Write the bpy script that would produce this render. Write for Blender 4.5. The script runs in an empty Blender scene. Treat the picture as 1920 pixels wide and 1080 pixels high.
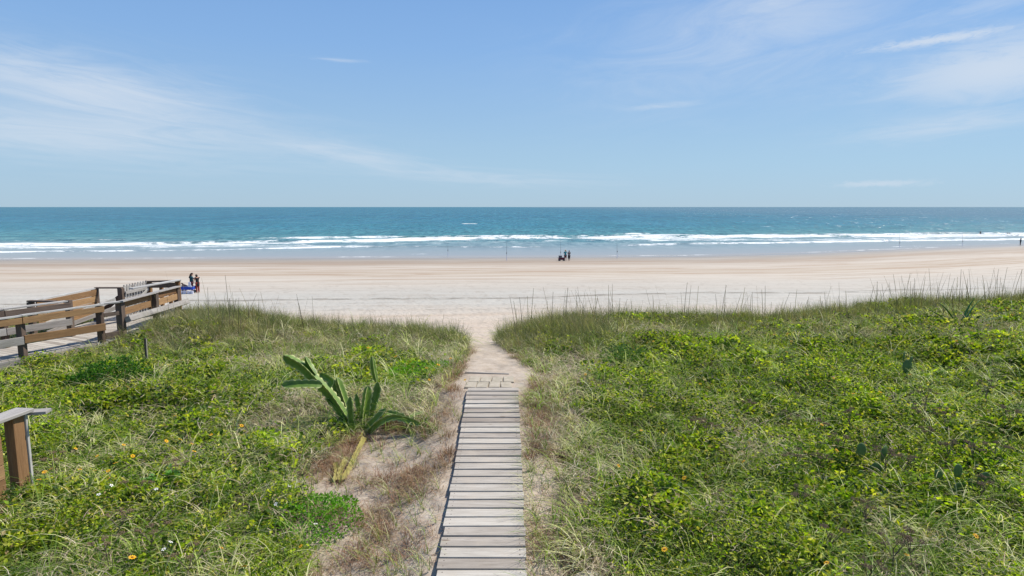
import bpy, bmesh, math, random
import numpy as np
from mathutils import Vector, Matrix
R = math.radians
random.seed(7)
rng = np.random.default_rng(11)
scene = bpy.context.scene
C = scene.collection

# ---------------------------------------------------------------- camera
CZ = 8.9
PITCH = math.atan(152 / 1176)
cam_d = bpy.data.cameras.new('camera'); cam = bpy.data.objects.new('camera', cam_d); C.objects.link(cam)
cam.location = (0, 0, CZ); cam.rotation_euler = (math.pi / 2 - PITCH, 0, 0)
cam_d.lens = 22.05; cam_d.sensor_width = 36; cam_d.clip_start = 0.05; cam_d.clip_end = 120000
scene.camera = cam
# ---------------------------------------------------------------- light
SUN_AZ, SUN_EL = R(58), R(52)        # azimuth from +Y (view direction) towards +X
scene.view_settings.view_transform = 'Standard'; scene.view_settings.look = 'None'
scene.view_settings.exposure = 0.22; scene.view_settings.gamma = 1
sl = bpy.data.lights.new('sun', 'SUN'); sl.energy = 5.0; sl.angle = R(0.5); sl.color = (1, .945, .85)
so = bpy.data.objects.new('sun', sl); C.objects.link(so)
sd = Vector((math.sin(SUN_AZ) * math.cos(SUN_EL), math.cos(SUN_AZ) * math.cos(SUN_EL), math.sin(SUN_EL)))
so.rotation_euler = sd.to_track_quat('Z', 'Y').to_euler()
so.location = (60, 40, 60)


class N:
    """tiny node helper"""
    def __init__(s, tree): s.t = tree
    def n(s, typ, **kw):
        nd = s.t.nodes.new(typ)
        for k, v in kw.items():
            if k.startswith('i_'):
                nd.inputs[int(k[2:]) if k[2:].isdigit() else k[2:].replace('_', ' ')].default_value = v
            else: setattr(nd, k, v)
        return nd
    def l(s, a, b): s.t.links.new(a, b)
    def val(s, x, sock):
        if isinstance(x, (int, float, tuple)): sock.default_value = x
        else: s.l(x, sock)
    def m(s, op, a, b=None, c=None, clamp=False):
        nd = s.n('ShaderNodeMath', operation=op); nd.use_clamp = clamp
        s.val(a, nd.inputs[0])
        if b is not None: s.val(b, nd.inputs[1])
        if c is not None: s.val(c, nd.inputs[2])
        return nd.outputs[0]
    def noise(s, vec, scale, detail=4, rough=.55, dist=0):
        nd = s.n('ShaderNodeTexNoise'); nd.inputs['Scale'].default_value = scale; nd.inputs['Detail'].default_value = detail
        nd.inputs['Roughness'].default_value = rough; nd.inputs['Distortion'].default_value = dist
        if vec is not None: s.l(vec, nd.inputs['Vector'])
        return nd.outputs[0]
    def ramp(s, fac, stops, interp='LINEAR'):
        nd = s.n('ShaderNodeValToRGB'); cr = nd.color_ramp; cr.interpolation = interp
        while len(cr.elements) < len(stops): cr.elements.new(.5)
        for e, (p, c) in zip(cr.elements, stops):
            e.position = p; e.color = (c, c, c, 1) if isinstance(c, (int, float)) else (*c, 1)
        s.l(fac, nd.inputs[0]); return nd.outputs[0]
    def mix(s, fac, a, b, mode='MIX'):
        nd = s.n('ShaderNodeMix', data_type='RGBA', blend_type=mode)
        s.val(fac, nd.inputs[0])
        for x, i in ((a, 6), (b, 7)):
            if isinstance(x, tuple): nd.inputs[i].default_value = (*x, 1)
            else: s.l(x, nd.inputs[i])
        return nd.outputs[2]
    def mapping(s, vec, scale=(1, 1, 1), rot=(0, 0, 0), loc=(0, 0, 0)):
        nd = s.n('ShaderNodeMapping'); nd.inputs['Scale'].default_value = scale
        nd.inputs['Rotation'].default_value = rot; nd.inputs['Location'].default_value = loc
        s.l(vec, nd.inputs[0]); return nd.outputs[0]
    def smooth(s, x, a, b):
        nd = s.n('ShaderNodeMapRange', interpolation_type='SMOOTHSTEP')
        s.val(x, nd.inputs[0]); nd.inputs[1].default_value = a; nd.inputs[2].default_value = b
        return nd.outputs[0]


world = bpy.data.worlds.new('World'); scene.world = world; world.use_nodes = True
w = N(world.node_tree); world.node_tree.nodes.clear()
sky = w.n('ShaderNodeTexSky', sky_type='NISHITA'); sky.sun_disc = False
sky.sun_elevation = SUN_EL; sky.sun_rotation = SUN_AZ
sky.altitude = 0; sky.air_density = 1.0; sky.dust_density = 0.35; sky.ozone_density = 2.2
tc = w.n('ShaderNodeTexCoord'); sp = w.n('ShaderNodeSeparateXYZ'); w.l(tc.outputs['Generated'], sp.inputs[0])
az = w.m('MULTIPLY', w.m('ARCTAN2', sp.outputs[0], sp.outputs[1]), 57.2958)
el = w.m('MULTIPLY', w.m('ARCSINE', sp.outputs[2]), 57.2958)


def veil(a0, e0, ra, re, rot, seed, s0, s1, strength, sc=(.10, .75), dist=.6):
    c, s_ = math.cos(R(rot)), math.sin(R(rot))
    da = w.m('SUBTRACT', az, a0); de = w.m('SUBTRACT', el, e0)
    u = w.m('ADD', w.m('MULTIPLY', da, c), w.m('MULTIPLY', de, s_))
    v = w.m('SUBTRACT', w.m('MULTIPLY', de, c), w.m('MULTIPLY', da, s_))
    q = w.m('ADD', w.m('POWER', w.m('ABSOLUTE', w.m('DIVIDE', u, ra)), 2.0), w.m('POWER', w.m('ABSOLUTE', w.m('DIVIDE', v, re)), 2.0))
    mask = w.m('EXPONENT', w.m('MULTIPLY', q, -1.0))
    cb = w.n('ShaderNodeCombineXYZ'); w.l(w.m('MULTIPLY', u, sc[0]), cb.inputs[0]); w.l(w.m('MULTIPLY', v, sc[1]), cb.inputs[1])
    cb.inputs[2].default_value = seed
    nz = w.noise(cb.outputs[0], 1.6, 10, .66, dist + .4)
    f = w.smooth(w.m('ADD', nz, w.m('MULTIPLY', w.m('SUBTRACT', mask, .5), .35)), s0, s1)
    return w.m('MULTIPLY', w.m('MULTIPLY', f, mask), strength)


veils = [
    veil(-33, 8.6, 13, 2.6, -7, 1.3, .24, .80, .72, (.08, .55)),
    veil(-34, 5.4, 17, 2.4, -2, 4.1, .20, .80, .62, (.06, .5)),
    veil(-15, 4.6, 9, 1.3, -9, 7.7, .28, .85, .50, (.09, .9)),
    veil(-2, 2.6, 14, .9, -3, 2.9, .34, .78, .32, (.07, 1.0)),
    veil(20, 14, 16, 6, 8, 5.5, .26, .95, .50, (.06, .24)),
    veil(37, 9.7, 8, 2.4, 4, 9.4, .25, .66, .75, (.10, .45)),
    veil(34, 5.9, 8, 1.0, 4, 11.0, .28, .85, .48, (.14, 1.0)),
    veil(33, 12.0, 5.2, .38, 2, 13.0, .30, .70, .75, (.45, 1.5), 1.5),
    veil(36.5, 14.0, 7, .9, 8, 15.0, .30, .85, .30, (.2, 1.0)),
    veil(25, 16.4, 9, .9, 7, 16.0, .32, .85, .4, (.15, 1.0)),
    veil(13, 8.6, 3.4, .3, 3, 17.0, .30, .70, .35, (.2, 1.4)),
    veil(-15, 12.2, 2.5, .18, -1, 19.0, .30, .70, .40, (.2, 1.4)),
    veil(30, 1.8, 3.6, .3, 0, 21.0, .36, .62, .5, (.5, 1.4)),
]
tot = veils[0]
for v_ in veils[1:]: tot = w.m('MAXIMUM', w.m('ADD', w.m('MULTIPLY', tot, w.m('SUBTRACT', 1.0, v_)), v_), tot)
tot = w.m('MINIMUM', tot, .95)
tint = w.mix(w.smooth(el, -1, 20), w.mix(w.smooth(el, -.5, 6), (.50, .72, 1.20), (.66, .84, 1.02)), (.86, 1.0, 1.14))
base = w.mix(1.0, sky.outputs[0], tint, 'MULTIPLY')
grad = w.ramp(w.m('DIVIDE', el, 45.0, clamp=True), [(0, (3.6, 4.9, 5.9)), (.08, (3.2, 4.75, 6.2)), (.3, (2.1, 3.75, 6.4)), (.5, (1.45, 2.95, 5.9)), (1, (.8, 1.9, 4.5))])
base = w.mix(w.m('SUBTRACT', .85, w.m('MULTIPLY', w.smooth(el, 20, 60), .6)), base, grad)
skyc = w.mix(tot, base, (5.6, 6.2, 7.0))
bg = w.n('ShaderNodeBackground'); w.l(skyc, bg.inputs[0]); bg.inputs[1].default_value = 0.105
wo = w.n('ShaderNodeOutputWorld'); w.l(bg.outputs[0], wo.inputs[0])


# ---------------------------------------------------------------- helpers
def tag(o, label=None, cat=None, group=None, kind=None):
    if label: o['label'] = label
    if cat: o['category'] = cat
    if group: o['group'] = group
    if kind: o['kind'] = kind
    return o


def empty(name, loc, rz=0):
    o = bpy.data.objects.new(name, None); o.location = loc; o.rotation_euler = (0, 0, rz); o.empty_display_size = .1
    C.objects.link(o); return o


def link_mesh(name, me, mat, parent=None, loc=None):
    o = bpy.data.objects.new(name, me); C.objects.link(o)
    if mat is not None and len(me.materials) == 0:
        for m_ in (mat if isinstance(mat, (list, tuple)) else [mat]): me.materials.append(m_)
    if parent is not None: o.parent = parent
    if loc is not None: o.location = loc
    return o


def np_mesh(name, verts, faces, k, mat=None, attrs=None, color=None, smooth=False):
    me = bpy.data.meshes.new(name)
    verts = np.ascontiguousarray(verts, dtype=np.float32); faces = np.ascontiguousarray(faces, dtype=np.int32)
    me.vertices.add(len(verts)); me.vertices.foreach_set('co', verts.ravel())
    nf = len(faces); me.loops.add(nf * k); me.loops.foreach_set('vertex_index', faces.ravel())
    me.polygons.add(nf); me.polygons.foreach_set('loop_start', np.arange(0, nf * k, k, dtype=np.int32))
    me.polygons.foreach_set('use_smooth', np.full(nf, smooth))
    me.update(calc_edges=True)
    if color is not None:
        ca = me.color_attributes.new('tone', 'FLOAT_COLOR', 'POINT')
        c4 = np.ones((len(verts), 4), dtype=np.float32); c4[:, :3] = color
        ca.data.foreach_set('color', c4.ravel())
    for n_, a in (attrs or {}).items():
        at = me.attributes.new(n_, 'FLOAT', 'POINT'); at.data.foreach_set('value', np.ascontiguousarray(a, dtype=np.float32).ravel())
    if mat is not None: me.materials.append(mat)
    return me


def ray(u, v):
    a = (u - 960) / 1176; b = (540 - v) / 1176
    return np.array((a, math.cos(PITCH) + b * math.sin(PITCH), -math.sin(PITCH) + b * math.cos(PITCH)))
def at_z(u, v, z):
    d = ray(u, v); t = (z - CZ) / d[2]; return np.array((d[0] * t, d[1] * t, z))
def at_y(u, v, y):
    d = ray(u, v); t = y / d[1]; return np.array((d[0] * t, y, CZ + d[2] * t))


def hsh(ix, iy, seed):
    h = (ix.astype(np.int64) * 374761393 + iy.astype(np.int64) * 668265263 + seed * 1442695041) & 0xffffffff
    h = ((h ^ (h >> 13)) * 1274126177) & 0xffffffff
    return ((h ^ (h >> 16)) & 0xffff) / 65535.0
def vnoise(x, y, seed=0):
    x0 = np.floor(x); y0 = np.floor(y); fx = x - x0; fy = y - y0
    fx = fx * fx * (3 - 2 * fx); fy = fy * fy * (3 - 2 * fy)
    a = hsh(x0, y0, seed); b = hsh(x0 + 1, y0, seed); c = hsh(x0, y0 + 1, seed); d = hsh(x0 + 1, y0 + 1, seed)
    return (a * (1 - fx) + b * fx) * (1 - fy) + (c * (1 - fx) + d * fx) * fy
def fbm(x, y, seed=0, oc=4):
    s = 0; a = .5; t = 0
    for i in range(oc):
        s = s + a * vnoise(x, y, seed + i * 17); t += a; a *= .5; x = x * 2.03 + 5.1; y = y * 2.03 + 1.7
    return s / t
def sstep(x, a, b):
    t = np.clip((x - a) / (b - a), 0, 1); return t * t * (3 - 2 * t)


# ---------------------------------------------------------------- terrain functions
SHX = [-2000, -400, -88, -52, -1, 33, 55.7, 76.3, 100.5, 121.3, 200, 500, 2500]
SHY = [60, 98, 107.4, 109.7, 113.0, 115.0, 121.2, 130.5, 140.7, 148.7, 176, 265, 700]
def shore(x):
    return np.interp(x, SHX, SHY)
CP = np.array([(-5, 5, 5.10), (0, 5, 4.80), (5, 5, 5.10), (0, 8, 5.10), (0, 11, 5.45), (-5, 9, 5.10), (5, 9, 5.15), (-9, 12, 5.10),
               (9, 12, 5.15), (-12, 15, 4.84), (-14, 12.5, 4.8), (-7, 15, 5.05), (-3, 14, 5.20), (3, 14, 5.40), (2, 16.5, 5.45), (8, 15, 5.28), (13, 14, 5.4),
               (14, 19, 5.46), (8, 18.5, 5.33), (4, 18.5, 5.42), (-5, 18, 4.95), (-9.3, 18.3, 5.30), (-1, 16.5, 5.08), (-3, 18, 5.0),
               (-12, 19, 4.95), (-18, 16, 5.0), (20, 17, 5.6), (24, 22, 5.6), (-16, 8, 5.1), (14, 8, 5.1), (-30, 16, 5), (35, 16, 5.6),
               (0, 0, 4.6), (-12, 0, 5.1), (12, 0, 5.1)])
def path_c(y):
    return np.interp(y, [0, 11, 12.4, 15.5, 17, 20, 26], [-.31, -.33, -.32, -.58, -.85, -1.05, -1.0])
def path_w(y):
    return np.interp(y, [0, 10.8, 11.2, 12.4, 14, 15.5, 17, 20, 26], [.53, .55, .70, .74, .52, .32, .20, .5, 2.0])
def crest_y(x):
    return np.interp(x, [-30, -9, -3, -1, 1.5, 8, 14, 30], [20.4, 20.2, 18.8, 17.6, 18.6, 19.2, 21.5, 22.5])
def dune_z(x, y):
    num = 0; den = 0
    for cx, cy, cz in CP:
        d2 = (x - cx) ** 2 + (y - cy) ** 2; wt = 1 / (d2 + 1.6) ** 1.6
        num = num + wt * cz; den = den + wt
    z = num / den
    z = z + .22 * (fbm(x * .45, y * .45, 3) - .5) + .10 * (fbm(x * 1.7, y * 1.7, 9) - .5)
    pc = np.abs(x - path_c(y)); pw = path_w(y)
    cut = 1 - sstep(pc, pw * .8, pw + .9)
    zp = np.interp(y, [0, 5.9, 11, 12.4, 15.5, 17, 20], [4.67, 5.155, 5.60, 5.55, 5.33, 5.17, 4.7])
    return z * (1 - cut) + zp * cut
def terrain_z(x, y):
    s = shore(x) - y
    b = np.interp(s, [-4000, -100, -30, 0, 12, 60, 90, 140], [-8, -3.0, -.9, 0, .32, 1.5, 1.95, 2.1])
    b = b + .05 * (fbm(x * .09, y * .3, 21) - .5) * sstep(s, 10, 30)
    near = sstep(s, 45, 75)
    b = b + near * (.14 * (fbm(x * .5, y * .5, 31) - .5) + .06 * (fbm(x * 2.2, y * 2.2, 33) - .5))
    cy = crest_y(x)
    f = sstep(y, cy - .6, cy + 7.5)
    return dune_z(x, y) * (1 - f) + b * f
def T(x, y):
    return float(terrain_z(np.array([float(x)]), np.array([float(y)]))[0])
BW = [(-10.55, 17.0), (-10.55, 21.2), (-13.7, 21.2), (-13.7, 17.3)]
def veg_mask(x, y):
    """1 where the dune is overgrown, 0 on bare sand"""
    pc = np.abs(x - path_c(y)); pw = path_w(y)
    edge = (fbm(x * 2.0, y * 2.0, 41) - .5) * .7
    m_ = sstep(pc + edge * np.where(y > 13, .5, 1), pw + .08, pw + np.where(y > 13, .4, .7))
    # trodden bare patch by the cactus
    d = np.sqrt(((x + 1.62 - (7.6 - y) * .2) / 1.02) ** 2 + ((y - 7.4) / 2.3) ** 2) + (fbm(x * 2.5, y * 2.5, 43) - .5) * 1.1
    m_ = m_ * sstep(d, .75, 1.25)
    m_ = m_ * sstep(np.sqrt(((x + 2.1) / .75) ** 2 + ((y - 9.35) / .75) ** 2), .7, 1.15)
    cy = crest_y(x)
    m_ = m_ * (1 - sstep(y + (fbm(x * 1.2, y * 1.2, 47) - .5) * 2.5, cy + .2, cy + 1.8))
    return m_
def deck_block(x, y):
    b = (y > 17.0) & (y < 21.0) & (x > -13.5) & (x < -10.75)
    # approach walk strip
    ax, ay = -11.86, 14.9; dx, dy = .43, .903
    t = (x - ax) * dx + (y - ay) * dy; sft = (x - ax) * (-dy) + (y - ay) * dx
    b |= (t < 2.6) & (t > -9) & (sft > -.06) & (sft < 1.6)
    b |= (np.abs(x + .32) < .53) & (y < 11.2)
    b |= (np.abs(x + 6.6) < .2) & (y < 7.95)
    return b
def canopy(x, y):
    g = .08 + .20 * sstep(fbm(x * .8, y * .8, 51), .35, .75) + .24 * fbm(x * 2.6, y * 2.6, 53)
    return g * (.35 + .65 * veg_mask(x, y))
def green_zone(x, y):
    right = sstep(x, .9, 2.6)
    g = .44 + .24 * right
    g = g - .30 * sstep(y, 14.0, 17.5)
    pc = np.abs(x - path_c(y)) - path_w(y)
    g = g - .45 * (1 - sstep(pc, .25, np.where(x > 0, .95, 1.4)))
    g = g - .30 * np.exp(-((x - 1.6) / 1.5) ** 2 - ((y - 13.2) / 2.2) ** 2)
    g = g - .16 * np.exp(-((x + 7.0) / 3) ** 2 - ((y - 13.5) / 2) ** 2)
    g = g + .22 * np.exp(-((x + 1.9) / 1.1) ** 2 - ((y - 13.0) / .9) ** 2)
    g = g + 1.15 * (fbm(x * .55, y * .55, 61) - .5) + .5 * (fbm(x * 1.9, y * 1.9, 63) - .5)
    return np.clip(g, 0.02, 1)


# ---------------------------------------------------------------- materials
def new_mat(name):
    m_ = bpy.data.materials.new(name); m_.use_nodes = True; m_.node_tree.nodes.clear(); return m_, N(m_.node_tree)
def out_principled(n, color, rough=.7, bump=None, bump_s=.3, bump_d=.01, spec=.3, **kw):
    p = n.n('ShaderNodeBsdfPrincipled')
    n.val((*color, 1) if isinstance(color, tuple) else color, p.inputs['Base Color']); n.val(rough, p.inputs['Roughness'])
    p.inputs['Specular IOR Level'].default_value = spec
    for k, v in kw.items(): n.val(v, p.inputs[k.replace('_', ' ')])
    if bump is not None:
        b = n.n('ShaderNodeBump'); b.inputs['Strength'].default_value = bump_s; b.inputs['Distance'].default_value = bump_d
        n.l(bump, b.inputs['Height']); n.l(b.outputs[0], p.inputs['Normal'])
    o = n.n('ShaderNodeOutputMaterial'); n.l(p.outputs[0], o.inputs[0]); return p


def flat_mat(name, col, rough=.6, var=.15, scale=12, spec=.3):
    m_, n = new_mat(name); g = n.n('ShaderNodeNewGeometry').outputs['Position']
    nz = n.noise(g, scale, 3)
    c = n.mix(nz, tuple(x * (1 - var) for x in col), tuple(min(1, x * (1 + var)) for x in col))
    out_principled(n, c, rough, nz, .15, .01, spec); return m_


def wood_mat(name, c_lo, c_hi, knot=(.12, .07, .04), moss=None):
    m_, n = new_mat(name)
    uv = n.n('ShaderNodeUVMap').outputs[0]
    g1 = n.noise(n.mapping(uv, (2.2, 42, 1)), 1.0, 6, .65, .5)
    g2 = n.noise(n.mapping(uv, (.9, 7, 1)), 1.0, 4, .6, .8)
    g3 = n.noise(n.mapping(uv, (3.0, 130, 1)), 1.0, 3, .6)
    f = n.m('ADD', n.m('MULTIPLY', g1, .55), n.m('MULTIPLY', g2, .45))
    c = n.ramp(f, [(.30, c_lo), (.52, tuple((a + b) / 2 for a, b in zip(c_lo, c_hi))), (.70, c_hi)])
    crack = n.smooth(g3, .30, .40)
    c = n.mix(crack, tuple(x * .55 for x in c_lo), c)
    vor = n.n('ShaderNodeTexVoronoi'); vor.inputs['Scale'].default_value = 1.0; n.l(n.mapping(uv, (1.6, 5.5, 1)), vor.inputs['Vector'])
    kn = n.smooth(vor.outputs['Distance'], .05, .11)
    c = n.mix(n.m('MULTIPLY', n.m('SUBTRACT', 1.0, kn), .75), c, knot)
    at = n.n('ShaderNodeAttribute', attribute_name='bv')      # board to board variation
    c = n.mix(1.0, c, n.ramp(at.outputs['Fac'], [(0, (.66, .62, .60)), (.3, (.90, .88, .87)), (.6, (1.0, 1.0, 1.0)), (1, (1.14, 1.15, 1.15))]), 'MULTIPLY')
    if moss:
        c = n.mix(n.m('MULTIPLY', n.smooth(n.noise(n.n('ShaderNodeNewGeometry').outputs['Position'], 3, 4), .5, .75), .5), c, moss)
    out_principled(n, c, .85, n.m('ADD', f, n.m('MULTIPLY', crack, .6)), .5, .004, .2)
    return m_


M = {}
M['deck'] = wood_mat('weathered_deck_wood', (.27, .235, .195), (.55, .51, .45), (.15, .10, .06), moss=(.47, .40, .32))
M['grey'] = wood_mat('grey_rail_wood', (.25, .23, .21), (.56, .545, .52), moss=(.25, .24, .2))
M['dark'] = wood_mat('dark_post_wood', (.085, .06, .048), (.19, .145, .115))
M['orange'] = wood_mat('orange_board_wood', (.22, .13, .065), (.47, .29, .14))
M['brown'] = wood_mat('brown_post_wood', (.17, .09, .04), (.34, .20, .10))

# sand
m_, n = new_mat('beach_sand'); M['sand'] = m_
P = n.n('ShaderNodeNewGeometry').outputs['Position']
S = n.n('ShaderNodeAttribute', attribute_name='s').outputs['Fac']
V = n.n('ShaderNodeAttribute', attribute_name='veg').outputs['Fac']
spx = n.n('ShaderNodeSeparateXYZ'); n.l(P, spx.inputs[0])
cbs = n.n('ShaderNodeCombineXYZ'); n.l(n.m('MULTIPLY', spx.outputs[0], .018), cbs.inputs[0]); n.l(n.m('MULTIPLY', S, .16), cbs.inputs[1])
streak = n.noise(cbs.outputs[0], 1.0, 6, .6, .7)
cbs2 = n.n('ShaderNodeCombineXYZ'); n.l(n.m('MULTIPLY', spx.outputs[0], .05), cbs2.inputs[0]); n.l(n.m('MULTIPLY', S, .7), cbs2.inputs[1])
streak2 = n.noise(cbs2.outputs[0], 1.0, 6, .66, .8)
sj = n.m('ADD', S, n.m('MULTIPLY', n.m('SUBTRACT', streak, .5), 14.0))
sc_ = n.m('DIVIDE', sj, 100.0, clamp=True)
dry = (.48, .42, .345); pink = (.33, .23, .155); wet = (.30, .25, .195); grey = (.415, .395, .35)
col = n.ramp(sc_, [(0.0, (.22, .195, .17)), (.03, (.28, .24, .19)), (.10, (.305, .255, .20)), (.165, (.30, .23, .17)), (.21, (.36, .295, .23)),
                   (.26, (.47, .41, .34)), (.36, (.41, .335, .255)), (.43, dry), (.52, (.44, .395, .335)), (.60, grey), (.66, grey), (.72, (.47, .39, .31)), (.9, (.47, .38, .30))])
col = n.mix(n.m('MULTIPLY', n.m('MULTIPLY', n.smooth(streak2, .49, .62), n.smooth(S, 8, 20)), n.m('SUBTRACT', .75, n.m('MULTIPLY', n.smooth(S, 40, 55), .6))), col, pink)
col = n.mix(n.m('MULTIPLY', n.smooth(streak2, .55, .30), .40), col, (.53, .475, .405))
# seaweed wrack: thin broken dark lines
def wrack(off, slope, wid, thr):
    yl = n.m('SUBTRACT', n.m('SUBTRACT', spx.outputs[1], n.m('MULTIPLY', spx.outputs[0], slope)), off)
    yl = n.m('ADD', yl, n.m('MULTIPLY', n.m('SUBTRACT', n.noise(n.mapping(P, (.06, .06, 1)), 1, 5), .5), 6.0))
    a = n.m('SUBTRACT', 1.0, n.m('DIVIDE', n.m('ABSOLUTE', yl), wid), clamp=True)
    return n.m('MULTIPLY', n.smooth(a, 0, .8), n.smooth(n.noise(n.mapping(P, (.5, 1.8, 1)), 1.0, 5, .7), thr, thr + .12))
wr = n.m('MAXIMUM', wrack(51.5, .12, .8, .42), wrack(45.0, .06, .6, .55))
wr = n.m('MAXIMUM', wr, n.m('MULTIPLY', wrack(48, .09, 5, .60), .6))
col = n.mix(n.m('MULTIPLY', wr, .75), col, (.15, .13, .10))
def track(off, slope, gap):
    yl = n.m('SUBTRACT', n.m('SUBTRACT', spx.outputs[1], n.m('MULTIPLY', spx.outputs[0], slope)), off)
    yl = n.m('ADD', yl, n.m('MULTIPLY', n.m('SUBTRACT', n.noise(n.mapping(P, (.02, .02, 1)), 1, 3), .5), 8.0))
    a = n.m('SUBTRACT', 1.0, n.m('DIVIDE', n.m('ABSOLUTE', n.m('SUBTRACT', n.m('ABSOLUTE', yl), gap)), .22), clamp=True)
    return n.m('MULTIPLY', a, n.smooth(n.noise(n.mapping(P, (.3, .3, 1)), 1, 4), .35, .6))
tr = n.m('MAXIMUM', n.m('MAXIMUM', track(57, .02, .8), track(63, -.03, .8)), n.m('MAXIMUM', track(48.5, .05, .8), track(72, .05, .8)))
col = n.mix(n.m('MULTIPLY', tr, .45), col, (.30, .25, .205))
tramp = n.noise(n.mapping(P, (1.2, .9, 1)), 1, 4, .7)
col = n.mix(n.m('MULTIPLY', n.m('MULTIPLY', n.smooth(tramp, .52, .66), n.smooth(S, 40, 55)), .50), col, (.31, .265, .215))
# dune sand: finer, with litter where plants grow, darkened to paint shade in the gaps
fine = n.noise(P, 3.5, 6, .65); fine2 = n.noise(P, 26, 4, .6)
dsand = n.ramp(fine, [(.3, (.33, .265, .20)), (.55, (.43, .36, .285)), (.75, (.49, .42, .345))])
dsand = n.mix(n.m('MULTIPLY', n.smooth(fine2, .52, .70), .45), dsand, (.32, .22, .15))
isd = n.smooth(spx.outputs[2], 2.4, 3.6)
col = n.mix(isd, col, dsand)
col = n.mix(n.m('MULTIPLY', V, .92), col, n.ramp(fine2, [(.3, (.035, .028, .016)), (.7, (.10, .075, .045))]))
foot = n.n('ShaderNodeTexVoronoi', feature='SMOOTH_F1'); foot.inputs['Scale'].default_value = 2.6; n.l(P, foot.inputs['Vector'])
footh = n.m('MULTIPLY', n.smooth(foot.outputs['Distance'], .05, .5), n.smooth(S, 50, 70))
bh = n.m('ADD', n.m('MULTIPLY', footh, 1.0), n.m('ADD', n.m('MULTIPLY', fine, .8), n.m('MULTIPLY', fine2, .10)))
bh = n.m('MULTIPLY', n.m('SUBTRACT', bh, n.m('MULTIPLY', tr, .5)), n.smooth(S, 4, 30))
rgh = n.ramp(sc_, [(0, .22), (.03, .35), (.12, .7), (.25, .9)])
out_principled(n, col, rgh, bh, .55, .07, .35)

# sea
m_, n = new_mat('sea_water'); M['sea'] = m_
P = n.n('ShaderNodeNewGeometry').outputs['Position']
S = n.n('ShaderNodeAttribute', attribute_name='off').outputs['Fac']    # metres out from the waterline
FO = n.n('ShaderNodeAttribute', attribute_name='foam').outputs['Fac']
so_ = n.m('DIVIDE', S, 400.0, clamp=True)
base = n.ramp(so_, [(0, (.31, .29, .27)), (.010, (.27, .285, .285)), (.05, (.225, .275, .285)), (.10, (.18, .26, .275)), (.19, (.08, .21, .215)),
                    (.42, (.024, .15, .21)), (1, (.010, .095, .17))])
w0 = n.noise(n.mapping(P, (.010, .022, 1)), 1, 5, .6)
base = n.mix(n.m('MULTIPLY', n.smooth(w0, .40, .7), n.m('MULTIPLY', n.smooth(S, 40, 90), .45)), base, (.03, .17, .19))
w1 = n.noise(n.mapping(P, (.07, .17, 1)), 1, 6, .62, .3)
w2 = n.noise(n.mapping(P, (.45, 1.1, 1)), 1, 5, .6, .2)
w3 = n.noise(n.mapping(P, (.018, .045, 1)), 1, 5, .65)
w4 = n.noise(n.mapping(P, (.05, .012, 1)), 1, 6, .75)
offm = n.smooth(S, 12, 70)
dk_ = n.m('MULTIPLY', n.smooth(w1, .44, .62), n.m('MULTIPLY', offm, .55))
base = n.mix(dk_, base, (.02, .13, .155))
base = n.mix(n.m('MULTIPLY', n.smooth(w4, .42, .70), n.m('MULTIPLY', n.smooth(S, 60, 250), .55)), base, (.06, .20, .27))
base = n.mix(n.m('MULTIPLY', n.smooth(w3, .46, .60), n.m('MULTIPLY', offm, .55)), base, (.02, .14, .17))
hgt = n.m('ADD', n.m('ADD', n.m('MULTIPLY', w1, 1.0), n.m('MULTIPLY', w2, .30)), n.m('MULTIPLY', w3, 2.2))
calm = n.ramp(so_, [(0, .06), (.02, .18), (.10, .5), (.25, .9), (1, 1)])
hgt = n.m('MULTIPLY', hgt, calm)
fn = n.noise(n.mapping(P, (.13, .34, 1)), 1, 8, .72, .8)
fn2 = n.noise(n.mapping(P, (1.3, 2.6, 1)), 1, 5, .7)
fac = n.smooth(n.m('ADD', FO, n.m('ADD', n.m('MULTIPLY', n.m('SUBTRACT', fn, .5), 2.3), n.m('MULTIPLY', n.m('SUBTRACT', fn2, .5), .6))), .46, .80)
# wave speckle, tiny far whitecaps and painted sun glints
g1 = n.noise(n.mapping(P, (.45, .11, 1)), 1, 4, .7); g2 = n.noise(n.mapping(P, (.16, .016, 1)), 1, 4, .7)
gr = n.m('ADD', n.m('MULTIPLY', g1, n.m('SUBTRACT', 1.0, n.smooth(S, 150, 500))), n.m('MULTIPLY', g2, n.smooth(S, 150, 500)))
grf = n.ramp(gr, [(.36, (.50, .58, .62)), (.5, (1, 1, 1)), (.64, (1.75, 1.5, 1.4))])
base = n.mix(n.m('MULTIPLY', n.smooth(S, 5, 60), .85), base, n.mix(1.0, base, grf, 'MULTIPLY'))
w5 = n.noise(n.mapping(P, (.03, .010, 1)), 1, 7, .75)
spq = n.n('ShaderNodeSeparateXYZ'); n.l(P, spq.inputs[0])
base = n.mix(n.m('MULTIPLY', n.smooth(w5, .50, .64), n.m('MULTIPLY', n.smooth(S, 60, 120), .60)), base, (.012, .095, .125))
base = n.mix(n.m('MULTIPLY', n.smooth(spq.outputs[0], 30, 600), .45), base, (.10, .15, .19))
cap_glint = n.noise(n.mapping(P, (.20, .05, 1)), 1, 6, .75)
cap_glint = n.smooth(n.m('ADD', cap_glint, n.m('MULTIPLY', n.smooth(n.m('SUBTRACT', spq.outputs[0], n.m('MULTIPLY', S, .15)), 10, 160), .085)), .705, .73)  # denser towards the right, painting sun glitter as white specks
wc = n.m('MULTIPLY', n.smooth(n.noise(n.mapping(P, (.09, .20, 1)), 1, 6, .7), .735, .77), n.smooth(S, 60, 120))
fac = n.m('MAXIMUM', fac, n.m('MULTIPLY', n.m('MAXIMUM', wc, n.m('MULTIPLY', cap_glint, n.smooth(S, 40, 100))), .8))
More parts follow.
